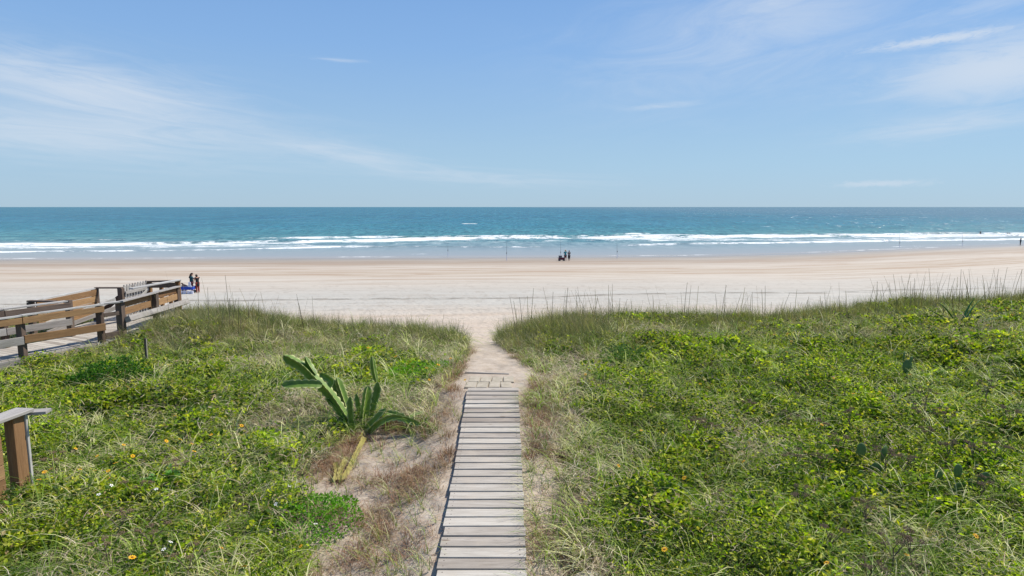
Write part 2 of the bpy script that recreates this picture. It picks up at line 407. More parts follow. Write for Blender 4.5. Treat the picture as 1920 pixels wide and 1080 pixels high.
bcol = n.mix(fac, base, n.ramp(fn2, [(.3, (.50, .54, .55)), (.55, (.80, .81, .80))]))
bmp = n.n('ShaderNodeBump'); bmp.inputs['Strength'].default_value = 1.0; bmp.inputs['Distance'].default_value = 1.0; n.l(hgt, bmp.inputs['Height'])
df = n.n('ShaderNodeBsdfDiffuse'); n.l(bcol, df.inputs[0])
gl = n.n('ShaderNodeBsdfGlossy'); gl.inputs['Roughness'].default_value = .16; gl.inputs[0].default_value = (1, 1, 1, 1); n.l(bmp.outputs[0], gl.inputs['Normal'])
fr = n.n('ShaderNodeFresnel'); fr.inputs[0].default_value = 1.33; n.l(bmp.outputs[0], fr.inputs[1])
gf = n.m('MULTIPLY', n.m('MINIMUM', fr.outputs[0], .26), n.m('SUBTRACT', 1.0, fac))
mx = n.n('ShaderNodeMixShader'); n.l(gf, mx.inputs[0]); n.l(df.outputs[0], mx.inputs[1]); n.l(gl.outputs[0], mx.inputs[2])
o_ = n.n('ShaderNodeOutputMaterial'); n.l(mx.outputs[0], o_.inputs[0])

# foliage (leaf colour comes from each leaf's own tone)
def leaf_mat(name, trans=.35, rough=.45, spec=.35, glow=1.25):
    m_, n = new_mat(name)
    at = n.n('ShaderNodeAttribute', attribute_name='tone').outputs['Color']
    p = n.n('ShaderNodeBsdfPrincipled'); n.l(at, p.inputs['Base Color']); p.inputs['Roughness'].default_value = rough
    p.inputs['Specular IOR Level'].default_value = spec
    t = n.n('ShaderNodeBsdfTranslucent'); n.l(n.mix(1.0, at, (glow * 1.05, glow * 1.15, glow * .5), 'MULTIPLY'), t.inputs[0])
    mx = n.n('ShaderNodeMixShader'); mx.inputs[0].default_value = trans
    n.l(p.outputs[0], mx.inputs[1]); n.l(t.outputs[0], mx.inputs[2])
    o = n.n('ShaderNodeOutputMaterial'); n.l(mx.outputs[0], o.inputs[0]); return m_
M['leaf'] = leaf_mat('green_leaf', .42, .5, .22)
M['blade'] = leaf_mat('grass_blade', .32, .55, .2)
M['straw'] = leaf_mat('dry_straw', .15, .8, .1, 1.0)

# ---------------------------------------------------------------- ground sheet
def axis(parts):
    a = np.concatenate([np.arange(p0, p1, st) for p0, p1, st in parts]); return np.unique(np.round(a, 4))
def grid_mesh(xs, ys, zf):
    X, Y = np.meshgrid(xs, ys); x = X.ravel(); y = Y.ravel(); z = zf(x, y)
    nx = len(xs); ny = len(ys)
    i = (np.arange(ny - 1)[:, None] * nx + np.arange(nx - 1)[None, :]).ravel()
    f = np.stack([i, i + 1, i + nx + 1, i + nx], 1)
    return x, y, np.stack([x, y, z], 1), f
gx = axis([(-2000, -200, 100), (-200, -60, 4), (-60, -20, .8), (-20, -5, .25), (-5, 4, .09), (4, 22, .25), (22, 60, .8), (60, 200, 4), (200, 2001, 100)])
gy = axis([(-60, -10, 5), (-10, 3, 1), (3, 18, .10), (18, 30, .25), (30, 70, .6), (70, 190, 2), (190, 700, 30)])
x, y, vv, ff = grid_mesh(gx, gy, terrain_z)
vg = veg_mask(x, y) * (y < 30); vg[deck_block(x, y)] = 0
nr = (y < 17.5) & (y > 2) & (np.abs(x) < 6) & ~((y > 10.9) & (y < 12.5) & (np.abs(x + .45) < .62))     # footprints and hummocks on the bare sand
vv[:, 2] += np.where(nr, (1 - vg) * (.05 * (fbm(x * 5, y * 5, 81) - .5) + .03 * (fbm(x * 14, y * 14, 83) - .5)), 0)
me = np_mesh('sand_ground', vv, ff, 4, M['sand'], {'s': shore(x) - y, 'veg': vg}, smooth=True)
tag(link_mesh('sand_ground', me, None), kind='structure')

# ---------------------------------------------------------------- sea
def cam_line(pts, z=.2):
    q = [at_z(u, v, z) for u, v in pts]; return np.array([a[0] for a in q]), np.array([a[1] for a in q])
L1 = cam_line([(-300, 460), (0, 458.5), (200, 457.5), (420, 455), (600, 452.5), (760, 449), (1000, 446), (1200, 444), (1500, 443), (1920, 441), (2200, 439.5)])
L1b = cam_line([(300, 449), (420, 448.5), (600, 446.5), (760, 445), (1000, 443.5), (1200, 442), (1400, 441), (1700, 439.5), (1920, 438.5), (2200, 437)])
L2 = cam_line([(-300, 472), (0, 471), (200, 470), (420, 468), (480, 466), (650, 462.5), (900, 463), (1090, 462)])
L3 = cam_line([(1130, 459), (1250, 458), (1400, 455), (1650, 451.5), (1920, 448), (2200, 445)])
L0 = cam_line([(-300, 450), (0, 450), (300, 449.5)])
L4 = cam_line([(1140, 438.5), (1230, 438.2)]); L5 = cam_line([(855, 420), (905, 420)]); L6 = cam_line([(1400, 424), (1470, 424)])
def seg(L, x, ramp=6.0):
    yy = np.interp(x, L[0], L[1]); m_ = sstep(x, L[0][0], L[0][0] + ramp) * (1 - sstep(x, L[0][-1] - ramp, L[0][-1])); return yy, m_
sx = axis([(-40000, -2000, 2000), (-2000, -260, 40), (-260, -140, 3), (-140, 185, .7), (185, 400, 4), (400, 2000, 50), (2000, 40001, 2000)])
sy = axis([(40, 92, 4), (92, 225, .32), (225, 330, .9), (330, 700, 4), (700, 3000, 60), (3000, 60000, 2500)])
def sea_z(x, y):
    global foam
    o = y - shore(x)
    amp = sstep(o, 0, 60) * (1 - .6 * sstep(o, 300, 900))
    wx = x + 14 * (fbm(x * .02, y * .02, 5) - .5)
    z = amp * (.10 * np.sin(y * .33 + .02 * wx + 3 * fbm(x * .012, y * .02, 7)) + .28 * (fbm(x * .045, y * .14, 71) - .5) + .14 * (fbm(x * .2, y * .5, 73) - .5))
    foam = np.zeros_like(x)
    def brk(L, h, face, back, f, ff_, fb, brkup=.35, ramp=6.0, noise=1.0):
        nonlocal z
        global foam
        yl, m_ = seg(L, x, ramp); yl = yl + noise * 5 * (fbm(x * .05, y * 0 + 3, 75) - .5) + noise * 1.6 * (fbm(x * .35, y * 0 + 9, 76) - .5)
        d = y - yl
        hh = h * (1 - brkup + brkup * 2 * (fbm(x * .06, y * 0, 77) - .3)) * m_
        z = z + hh * np.where(d < 0, np.exp(-(d / face) ** 2), np.exp(-(d / back) ** 2))
        fm = .12 + 1.5 * fbm(x * .07, y * .05, 78 + int(h * 100)) 
        foam = np.maximum(foam, f * fm * m_ * np.where(d < 0, np.exp(-(d / ff_) ** 2), np.exp(-(d / fb) ** 2)))
    brk(L1, .65, .9, 2.6, .95, 6.0, 2.2, .35)
    brk(L1b, .70, .9, 3.0, .80, 4.5, 1.8, .5, 25)
    brk(L2, .28, .5, 1.6, .85, 1.5, .8, .5, 8)
    brk(L3, .36, .6, 1.8, .92, 2.2, 1.0, .3, 10)
    brk(L0, .55, .8, 2.6, .50, 1.2, .8, .5, 8)
    brk(L4, .35, .8, 2.5, .95, 3, 2, .3, 3); brk(L5, .3, 1, 3, .75, 4, 2.5, .3, 5); brk(L6, .3, 1, 3, .7, 5, 3, .3, 8)
    # lacy foam left behind in the surf zone
    y1 = np.interp(x, L1[0], L1[1]); span = y1 - shore(x); t = o / span
    lace = sstep(t, .30, .80) * (1 - sstep(t, 1.0, 1.08))
    patch = sstep(fbm(x * .025, y * .10, 79), .38, .62)
    foam = np.maximum(foam, lace * (.38 + .30 * patch))
    # swash edge
    e = o + 3.0 * (fbm(x * .035, y * 0, 85) - .5) + 1.2 * (fbm(x * .2, y * 0, 87) - .5)
    foam = np.maximum(foam, .62 * np.exp(-((e - .6) / .75) ** 2) * sstep(fbm(x * .04, y * 0 + 5, 88), .30, .5))
    foam = np.maximum(foam, .44 * np.exp(-((e - 6.0) / 1.6) ** 2) * sstep(fbm(x * .03, y * 0 + 2, 89), .45, .6))
    z = z + .05 + .10 * (fbm(x * .035, y * 0, 85) - .5)
    return z
x, y, vv, ff = grid_mesh(sx, sy, sea_z)
me = np_mesh('sea', vv, ff, 4, M['sea'], {'off': y - shore(x), 'foam': foam}, smooth=True)
tag(link_mesh('sea', me, None), kind='structure')

# ---------------------------------------------------------------- board builder with wood UVs
class MB:
    def __init__(s): s.v = []; s.f = []; s.uv = []; s.bv = []
    def beam(s, p0, p1, w_, h_, up=(0, 0, 1), tilt=0.0, bev=.004):
        """board from p0 to p1, w_ wide (sideways), h_ tall along up"""
        p0 = Vector(p0); p1 = Vector(p1); d = (p1 - p0); L = d.length; d.normalize()
        up = Vector(up); sd_ = d.cross(up); sd_.normalize(); up = sd_.cross(d); up.normalize()
        if tilt: q = Matrix.Rotation(tilt, 3, d); sd_ = q @ sd_; up = q @ up
        b = min(bev, w_ * .2, h_ * .2); ring = [(-w_ / 2 + b, -h_ / 2), (w_ / 2 - b, -h_ / 2), (w_ / 2, -h_ / 2 + b), (w_ / 2, h_ / 2 - b),
                                             (w_ / 2 - b, h_ / 2), (-w_ / 2 + b, h_ / 2), (-w_ / 2, h_ / 2 - b), (-w_ / 2, -h_ / 2 + b)]
        i0 = len(s.v); u0 = random.random() * 40; v0 = random.random() * 40; k = 8; bvv = random.random()
        for t in (p0, p1):
            for a, c in ring: s.v.append(tuple(t + sd_ * a + up * c)); s.bv.append(bvv)
        per = [0]
        for j in range(k):
            a = ring[j]; c = ring[(j + 1) % k]; per.append(per[-1] + math.hypot(a[0] - c[0], a[1] - c[1]))
        for j in range(k):
            j2 = (j + 1) % k
            s.f.append((i0 + j, i0 + j2, i0 + k + j2, i0 + k + j))
            s.uv += [(u0, v0 + per[j]), (u0, v0 + per[j + 1]), (u0 + L, v0 + per[j + 1]), (u0 + L, v0 + per[j])]
        for base_, rev in ((i0, True), (i0 + k, False)):
            idx = list(range(k)); idx = idx[::-1] if rev else idx
            s.f.append(tuple(base_ + q for q in idx)); s.uv += [(u0 + ring[q][0] * .2, v0 + ring[q][1]) for q in idx]
        return s
    def cyl(s, p0, p1, r0, r1=None, k=8):
        r1 = r0 if r1 is None else r1
        p0 = Vector(p0); p1 = Vector(p1); d = (p1 - p0).normalized(); a = d.orthogonal().normalized(); b = d.cross(a)
        i0 = len(s.v); L = (p1 - p0).length
        for t, r in ((p0, r0), (p1, r1)):
            for j in range(k): an = 2 * math.pi * j / k; s.v.append(tuple(t + (a * math.cos(an) + b * math.sin(an)) * r)); s.bv.append(.5)
        for j in range(k):
            j2 = (j + 1) % k; s.f.append((i0 + j, i0 + j2, i0 + k + j2, i0 + k + j))
            s.uv += [(0, j / k), (0, (j + 1) / k), (L, (j + 1) / k), (L, j / k)]
        s.f.append(tuple(i0 + q for q in range(k))[::-1]); s.f.append(tuple(i0 + k + q for q in range(k))); s.uv += [(0, 0)] * (2 * k)
        return s
    def build(s, name, mat, parent=None, smooth=False):
        me = bpy.data.meshes.new(name); off = Vector((0, 0, 0))
        if parent is not None: pass
        q_ = parent
        while q_ is not None: off = off + Vector(q_.get('_o', (0, 0, 0))); q_ = q_.parent
        me.from_pydata([tuple(Vector(v) - off) for v in s.v], [], s.f)
        uvl = me.uv_layers.new(name='UVMap'); uvl.data.foreach_set('uv', np.array(s.uv, dtype=np.float32).ravel())
        at = me.attributes.new('bv', 'FLOAT', 'POINT'); at.data.foreach_set('value', np.array(s.bv, dtype=np.float32))
        if smooth: me.polygons.foreach_set('use_smooth', [True] * len(me.polygons))
        me.update(); return link_mesh(name, me, mat, parent)
def root(name, loc, label, cat, group=None):
    o = empty(name, loc); o['_o'] = list(loc); tag(o, label, cat, group); return o

# ---------------------------------------------------------------- centre walkway
M['iron'] = flat_mat('nail_iron', (.10, .07, .055), .6, .3, 40)
wk = root('wooden_walkway', (-.32, 6, 4.95), 'narrow weathered grey plank walkway running down through the dune plants towards the beach', 'walkway')
def wz(y): return 5.21 + (y - 5.9) * .44 / 5.1
deck = MB(); nails = MB()
yb = 3.0; k = 0
XL = lambda y: -.775 + .010 * (y - 6) * .4
while yb < 11.0:
    wd = .184; jx = random.uniform(-.012, .012); jr = random.uniform(-.004, .004); jz = random.uniform(-.002, .002)
    yc = yb + wd / 2; cx = -.312 - .006 * (yc - 6); hw = .457
    deck.beam((cx - hw + jx, yc + jr, wz(yc) + jz), (cx + hw + jx * .5 + random.uniform(-.008, .008), yc - jr, wz(yc) + jz + random.uniform(-.003, .003)), wd, .036, bev=.002)
    for xx in (-hw + .06, hw - .06):
        for q in (-.05, .05): nails.cyl((cx + xx, yc + q, wz(yc) + jz + .012), (cx + xx, yc + q, wz(yc) + jz + .0195), .006, k=6)
    yb += wd + random.uniform(.001, .004)
deck.build('deck_boards', M['deck'], wk)
nails.build('nails', M['iron'], wk)['kind'] = 'stuff'
for xx in (-.40, .40):
    MB().beam((-.31 + xx, 3.0, wz(3.0) - .095), (-.34 + xx, 10.95, wz(10.95) - .095), .04, .14).build('stringer', M['dark'], wk)

# ---------------------------------------------------------------- sand pavers and timber edge
m_, n = new_mat('sandy_paver'); M['paver'] = m_
P = n.n('ShaderNodeNewGeometry').outputs['Position']
nz = n.noise(P, 9, 5, .6); nz2 = n.noise(P, 60, 3)
c = n.ramp(nz, [(.32, (.33, .29, .22)), (.6, (.44, .39, .31)), (.75, (.56, .48, .385))])
out_principled(n, n.mix(n.m('MULTIPLY', nz2, .3), c, (.30, .25, .19)), .9, nz2, .4, .004, .2)
pv = None
for r_, (yy, xs0) in enumerate([(11.37, -.765), (11.80, -.72)]):
    for j in range(4):
        if pv is None:
            bm = bmesh.new(); bmesh.ops.create_cube(bm, size=1)
            for v in bm.verts: v.co.x *= .206; v.co.y *= .412; v.co.z *= .05
            bmesh.ops.bevel(bm, geom=bm.edges[:], offset=.009, segments=2, affect='EDGES')
            me = bpy.data.meshes.new('paver'); bm.to_mesh(me); bm.free(); pv = link_mesh('paver', me, M['paver']); o = pv
        else: o = pv.copy(); C.objects.link(o)
        xx = xs0 + j * .219 + random.uniform(-.004, .004); zz = T(xx, yy)
        o.location = (xx, yy + random.uniform(-.012, .012), zz + .004 + random.uniform(-.006, .008))
        o.rotation_euler = (R(-1 + random.uniform(-1.5, 1.5)), R(random.uniform(-2, 2)), R(random.uniform(-3, 3)))
        rown = ['in the row touching the walkway end', 'in the row farther up the sand path'][r_]
        tag(o, 'oblong sandy paver, %s %s' % (['leftmost', 'second from the left', 'third from the left', 'rightmost'][j], rown), 'paver', 'oblong pavers half buried in the sand path')
e = MB().beam((-.95, 12.42, T(-.95, 12.42) + .004), (-.06, 12.33, T(-.06, 12.33) - .012), .05, .06).build('timber_edging', M['deck'])
tag(e, 'low timber edging board across the sand path beyond the pavers', 'edging')

# ---------------------------------------------------------------- boardwalk on the left
ZD = 5.30; ZT = 6.30
bw = root('beach_boardwalk', (-12, 17, 5.1), 'weathered wooden boardwalk with railings, orange side boards and picket gate above the beach', 'boardwalk')
def pole(x_, y_, z0, z1, mat='dark', name='post', s_=.14, lab=None):
    o = MB().beam((x_, y_, z0), (x_, y_, z1), s_, s_, up=(0, 1, 0), bev=.006).build(name, M[mat], bw)
    return o
dx, dy = .43, .903; nx_, ny_ = -dy, dx
A = Vector((-11.86, 14.9)); D2 = Vector((dx, dy)); N2 = Vector((nx_, ny_))
def P2(t, s_, z): q = A + D2 * t + N2 * s_; return (q.x, q.y, z)
# approach deck
dk = MB(); t = -9.0
while t < 2.35:
    dk.beam(P2(t, -.02, ZD - .02), P2(t, 1.52, ZD - .02), .14, .035); t += .148
y_ = 17.18
while y_ < 20.7:
    dk.beam((-13.35, y_, ZD - .024), (-10.85, y_, ZD - .024), .14, .035); y_ += .148
dk.build('deck', M['deck'], bw)
for s_ in (-.04, 1.55): MB().beam(P2(-9, s_, ZD - .13), P2(2.0, s_, ZD - .13), .04, .19).build('rim_board', M['grey'], bw)
# near rail of the approach
for t in (-7.2, -4.8, -2.4, 0.0, 1.88): pole(*P2(t, 0.02, 0)[:2], 4.3, ZT - .04)
for t0, t1 in ((-7.2, -4.8), (-4.8, -2.4), (-2.4, 0), (0, 1.95)):
    j = random.uniform(-.01, .01)
    MB().beam(P2(t0 + .005, -.02, ZT + j), P2(t1 - .005, -.02, ZT + j), .17, .04, tilt=R(-4)).build('rail_cap', M['grey'], bw)
    MB().beam(P2(t0 + .01, -.085, ZT - .115), P2(t1 - .01, -.085, ZT - .115), .04, .15).build('rail_board', M['orange'], bw)
    MB().beam(P2(t0 + .01, -.085, ZT - .58 + j), P2(t1 - .01, -.085, ZT - .60), .04, .19).build('middle_board', M['orange' if t0 == 0 else 'grey'], bw)
# far rail of the approach
for t in (-7.2, -4.8, -2.4, 0.35, 1.95): pole(*P2(t, 1.5, 0)[:2], 4.3, ZT - .04 if t < 1.9 else ZT + .02)
for t0, t1 in ((-7.2, -4.8), (-4.8, -2.4), (-2.4, .35), (.35, 1.95)):
    MB().beam(P2(t0 + .005, 1.5, ZT), P2(t1 - .005, 1.5, ZT), .15, .04).build('rail_cap', M['grey'], bw)
    MB().beam(P2(t0 + .01, 1.40, ZT - .125), P2(t1 - .01, 1.40, ZT - .125), .04, .17).build('rail_board', M['dark'], bw)
    MB().beam(P2(t0 + .01, 1.40, ZT - .58), P2(t1 - .01, 1.40, ZT - .58), .04, .18).build('middle_board', M['grey'], bw)
# jog between approach and platform
MB().beam((-11.10, 16.72, ZT + .005), (-10.80, 17.12, ZT + .005), .15, .04).build('rail_cap', M['grey'], bw)
MB().beam((-11.02, 16.70, ZT - .30), (-10.84, 17.06, ZT - .30), .04, .11).build('middle_board', M['dark'], bw)
MB().beam((-11.02, 16.70, ZD + .12), (-10.84, 17.06, ZD + .12), .04, .18).build('middle_board', M['dark'], bw)
# platform, right side
pole(-10.86, 17.17, 4.2, ZT - .02, s_=.17); pole(-10.87, 18.9, 4.2, ZT - .03, s_=.15); pole(-10.98, 20.35, 4.2, ZT - .03, s_=.15)
MB().beam((-10.80, 17.05, ZT + .01), (-10.97, 20.45, ZT + .01), .22, .04, tilt=R(-5)).build('rail_cap', M['grey'], bw)
for y0, y1 in ((17.28, 18.81), (18.99, 20.27)):
    MB().beam((-10.86, y0, ZT - .10), (-10.96, y1, ZT - .10), .035, .17).build('upper_board', M['brown'], bw)  # browner than the board below to paint the shade under the cap
    MB().beam((-10.84, y0, ZT - .30), (-10.94, y1, ZT - .30), .035, .19).build('lower_board', M['orange'], bw)
MB().beam((-10.70, 17.2, ZT - .50), (-10.74, 20.5, ZT - .50), .16, .16, tilt=R(-22)).build('skirt_board', M['grey'], bw)
MB().beam((-10.78, 17.2, ZD - .10), (-10.80, 20.6, ZD - .10), .04, .18).build('rim_board', M['dark'], bw)
# platform, left side with panel of boards
pole(-13.35, 17.2, 4.3, ZT - .02); pole(-13.35, 19.9, 4.3, ZT + .01, s_=.16); pole(-12.55, 19.95, 4.3, ZT + .01, s_=.15); pole(-13.35, 18.55, 4.3, ZT - .05, s_=.1)
MB().beam((-13.4, 17.2, ZT + .015), (-12.6, 17.12, ZT + .015), .15, .04).build('rail_cap', M['dark'], bw)
MB().beam((-13.35, 17.25, ZT + .012), (-13.35, 19.85, ZT + .012), .13, .035).build('rail_cap', M['grey'], bw)
for q in range(4):
    MB().beam((-13.27, 17.3, ZT - .11 - q * .20), (-13.27, 19.83, ZT - .11 - q * .20), .035, .185).build('side_board', M['orange'], bw)
for q in (0, .26): MB().beam((-13.20, 17.5, ZD + .05 + q), (-12.6, 19.7, ZD + .42 + q), .05, .12).build('step_rail', M['grey'], bw)
MB().beam((-13.35, 19.93, ZT + .03), (-12.5, 19.95, ZT + .03), .13, .04).build('rail_cap', M['dark'], bw)
MB().beam((-13.2, 19.9, ZD + .25), (-12.6, 19.9, ZD + .72), .04, .15).build('stair_board', M['dark'], bw)
# gate
gt = MB()
for j in range(9):
    f_ = j / 8; px_, py_ = -12.50 + .10 * f_, 20.05 + 1.05 * f_; zt = ZT + .06 + .02 * f_
    gt.beam((px_, py_, ZD + .08), (px_, py_, zt), .095, .022, up=(1, -.1, 0))
    gt.beam((px_, py_, zt - .005), (px_, py_, zt + .05), .055, .022, up=(1, -.1, 0))
go = gt.build('gate', M['grey'], bw); go['label'] = 'grey picket gate with pointed slats'
gr = MB().beam((-12.44, 20.0, ZT - .14), (-12.34, 21.1, ZT - .12), .04, .09).beam((-12.44, 20.0, ZD + .30), (-12.34, 21.1, ZD + .30), .04, .09)
gr.beam((-12.41, 20.05, ZD + .34), (-12.31, 21.05, ZT - .16), .03, .09)
gro = gr.build('gate_frame', M['grey'], go)
# end rail above the beach
pole(-12.36, 21.2, 3.2, ZT + .06, 'brown'); pole(-11.95, 21.2, 4.0, ZT, 'brown', s_=.1); pole(-11.65, 21.2, 4.0, ZT, 'brown', s_=.1); pole(-11.33, 21.1, 3.0, ZT + .10, 'brown', s_=.13)
MB().beam((-12.45, 21.2, ZT + .08), (-11.26, 21.12, ZT + .12), .15, .045).build('rail_cap', M['dark'], bw)
MB().beam((-12.4, 21.12, ZT - .04), (-11.36, 21.04, ZT - .02), .035, .17).build('rail_board', M['dark'], bw)
MB().beam((-11.95, 19.5, ZT + .06), (-11.30, 21.14, ZT + .145), .20, .04).build('rail_cap', M['grey'], bw)
MB().beam((-12.4, 21.15, ZD + .05), (-10.9, 21.1, ZD + .05), .04, .2).build('rim_board', M['grey'], bw)
st = MB()
for j in range(6): st.beam((-12.9 + .1 * j, 20.2 + .05 * j, ZD - .1 - .17 * j), (-12.9 + .1 * j, 21.4, ZD - .1 - .17 * j), .28, .18)
st.build('stairs', M['brown'], bw)

# near fence end at the left edge
nf = root('wooden_fence_end', (-6.5, 7.8, 5.1), 'brown wooden railing corner with grey cap board standing in the plants at the left edge', 'fence')
FZ = 6.25
MB().beam((-6.44, 7.82, 4.4), (-6.44, 7.82, FZ - .02), .125, .18, up=(0, 1, 0)).build('post', M['brown'], nf)
MB().beam((-6.43, 7.935, 4.4), (-6.43, 7.935, FZ - .03), .14, .04, up=(0, 1, 0)).build('trim_board', M['grey'], nf)
for q in range(8): MB().beam((-6.75, 4.42, FZ - .13 - q * .188), (-6.475, 7.62, FZ - .13 - q * .188), .035, .18).build('side_board', M['orange' if q > 1 else 'brown'], nf)  # top boards take the brown wood as painted shadow of the cap
MB().beam((-6.81, 4.42, FZ), (-6.425, 8.0, FZ), .26, .045, bev=.006).build('cap_board', M['grey'], nf)
MB().beam((-6.50, 8.03, FZ - .055), (-6.19, 8.10, FZ - .055), .16, .04).build('cap_board', M['grey'], nf)

# stake in the dune
p = at_z(275, 688, 5.1); p[2] = T(p[0], p[1])
skz = p[2] + .82
sk = root('marker_stake', tuple(p), 'thin dark stake with a pale edge standing in the grass right of the boardwalk', 'stake')
MB().beam((p[0], p[1], p[2] - .2), (p[0] + .01, p[1], skz - .1), .045, .03, up=(0, 1, 0)).build('stake_body', M['dark'], sk)
MB().beam((p[0] + .032, p[1], p[2] + .2), (p[0] + .04, p[1], skz - .11), .016, .035, up=(0, 1, 0)).build('pale_strip', M['deck'], sk)

# ---------------------------------------------------------------- plants: vectorised leaves and blades
def unit(a): return a / np.maximum(np.linalg.norm(a, axis=1, keepdims=True), 1e-9)
def sample(nn, dens=None, ymin=4.4, ymax=21.5, pw=1.0):
    """points in the part of the dune the camera looks over; nearer ground gets more"""
    out = []; got = 0
    while got < nn:
        q = nn * 2
        y = ymin + (ymax - ymin) * rng.random(q); x = (rng.random(q) * 2 - 1) * (.88 * ymax + 2.5)
        keep = np.abs(x) < .88 * y + 2.2
        keep &= rng.random(q) < (ymin / y) ** pw
        keep &= rng.random(q) < veg_mask(x, y)
        keep &= ~deck_block(x, y)
        if dens is not None: keep &= rng.random(q) < dens(x, y)
        out.append(np.stack([x[keep], y[keep]], 1)); got += keep.sum()
        if q and keep.sum() == 0: break
    return np.concatenate(out)[:nn]
def leaves(P0, d, nrm, L, W, col, fold=.15):
    n_ = len(P0); d = unit(d); s_ = unit(np.cross(d, nrm)); nn = np.cross(s_, d)
    L = L[:, None]; W = W[:, None]
    v = np.stack([P0, P0 + d * L * .45 + s_ * W * .5 + nn * W * fold, P0 + d * L, P0 + d * L * .45 - s_ * W * .5 + nn * W * fold], 1).reshape(-1, 3)
    i = np.arange(n_)[:, None] * 4
    f = np.concatenate([i + [0, 1, 2], i + [0, 2, 3]], 0)
    return v, f, np.repeat(col, 4, 0)
def blades(P0, dirn, L, W, bend, col, K=4, tipw=.15, curl=None, flat=None):
    """arching strips: start direction dirn, drooping by bend"""
    n_ = len(P0); d = unit(dirn); t = np.linspace(0, 1, K + 1)
    hz = d.copy(); hz[:, 2] = 0; hz = unit(hz + 1e-6)
    side = unit(np.stack([-hz[:, 1], hz[:, 0], np.zeros(n_)], 1))
    a = rng.random(n_) * 6.283
    side = unit(side + .5 * np.stack([np.cos(a), np.sin(a), np.zeros(n_)], 1))
    p = P0.copy(); dr = d.copy(); vs = []
    for k_ in range(K + 1):
        wv = (W * (1 - (1 - tipw) * t[k_] ** 1.5))[:, None] * .5
        vs.append(p - side * wv); vs.append(p + side * wv)
        p = p + dr * (L / K)[:, None]
        dr = unit(dr + (hz * .55 - np.array([[0, 0, 1.]])) * (bend / K)[:, None] + (0 if curl is None else curl[:, None] * side / K))
    v = np.stack(vs, 1).reshape(-1, 3); m_ = 2 * (K + 1)
    i = np.arange(n_)[:, None] * m_
    f = np.concatenate([i + [2 * q, 2 * q + 1, 2 * q + 3, 2 * q + 2] for q in range(K)], 0)
    return v, f, np.repeat(col, m_, 0)
def merge(parts):
    vs, fs, cs = [], [], []; o = 0
    for v, f, c in parts: vs.append(v); fs.append(f + o); cs.append(c); o += len(v)
    return np.concatenate(vs), np.concatenate(fs), np.concatenate(cs)
def pal(n_, cols, wts=None, jit=.2):
    cols = np.array(cols); idx = rng.choice(len(cols), n_, p=None if wts is None else np.array(wts) / sum(wts))
    c = cols[idx] * (1 + (rng.random((n_, 1)) - .5) * 2 * jit) * (1 + (rng.random((n_, 3)) - .5) * jit * .5); return np.clip(c, .004, .9)
def stuff(name, parts, k, mat, label, cat):
    v, f, c = merge(parts); me = np_mesh(name, v, f, k, mat, color=c)
    return tag(link_mesh(name, me, None), label, cat, kind='stuff')
def rdir(n_, up0, up1):
    a = rng.random(n_) * 6.283; u = up0 + (up1 - up0) * rng.random(n_); r = np.sqrt(np.maximum(0, 1 - u * u))
    return np.stack([np.cos(a) * r, np.sin(a) * r, u], 1)
LODS = lambda y: (np.maximum(y, 5) / 7) ** .45

GREENS = [(.19, .28, .014), (.30, .38, .017), (.06, .11, .012), (.43, .46, .03), (.028, .06, .01), (.50, .46, .08)]
# 1. broad leaf ground cover, in small plants (stem points with a few leaves)
nc = 29000
cpt = sample(nc, lambda x, y: sstep(green_zone(x, y), .18, .62) * (1 - .8 * sstep(fbm(x * 1.5, y * 1.5, 97), .54, .66)), pw=.9)
tz = terrain_z(cpt[:, 0], cpt[:, 1]); ch = canopy(cpt[:, 0], cpt[:, 1])
toneN = fbm(cpt[:, 0] * .9, cpt[:, 1] * .9, 91)
per = 11
ci = np.repeat(np.arange(nc), per); n_ = len(ci); lod = LODS(cpt[ci, 1])
kind = hsh(np.floor(cpt[:, 0] * 1.4 + 2 * toneN), np.floor(cpt[:, 1] * 1.4), 5)[ci]   # leaf size by patch
rad = .062 * lod
P0 = np.stack([cpt[ci, 0] + rng.normal(0, 1, n_) * rad, cpt[ci, 1] + rng.normal(0, 1, n_) * rad,
               tz[ci] + ch[ci] * (.25 + .85 * rng.random(n_) ** .6)], 1)
d = rdir(n_, -.15, .85); nr_ = rdir(n_, .3, 1)
L = (.026 + .034 * rng.random(n_) + .030 * (kind > .66)) * lod; W = L * (.40 + .3 * rng.random(n_))
pc_ = pal(nc, GREENS, [4, 3.6, 3.4, 2.3, 2.4, 1.1], .25)
pc_ = pc_ * (.55 + .95 * toneN[:, None])
col = pc_[ci] * (1 + (rng.random((n_, 1)) - .5) * .6)
dead = rng.random(n_) < .05; col[dead] = pal(dead.sum(), [(.40, .30, .14), (.34, .33, .06)], None, .2)
stuff('ground_cover', [leaves(P0, d, nr_, L, W, col)], 3, M['leaf'], 'bright green leafy creeping ground cover over the dune', 'ground cover')

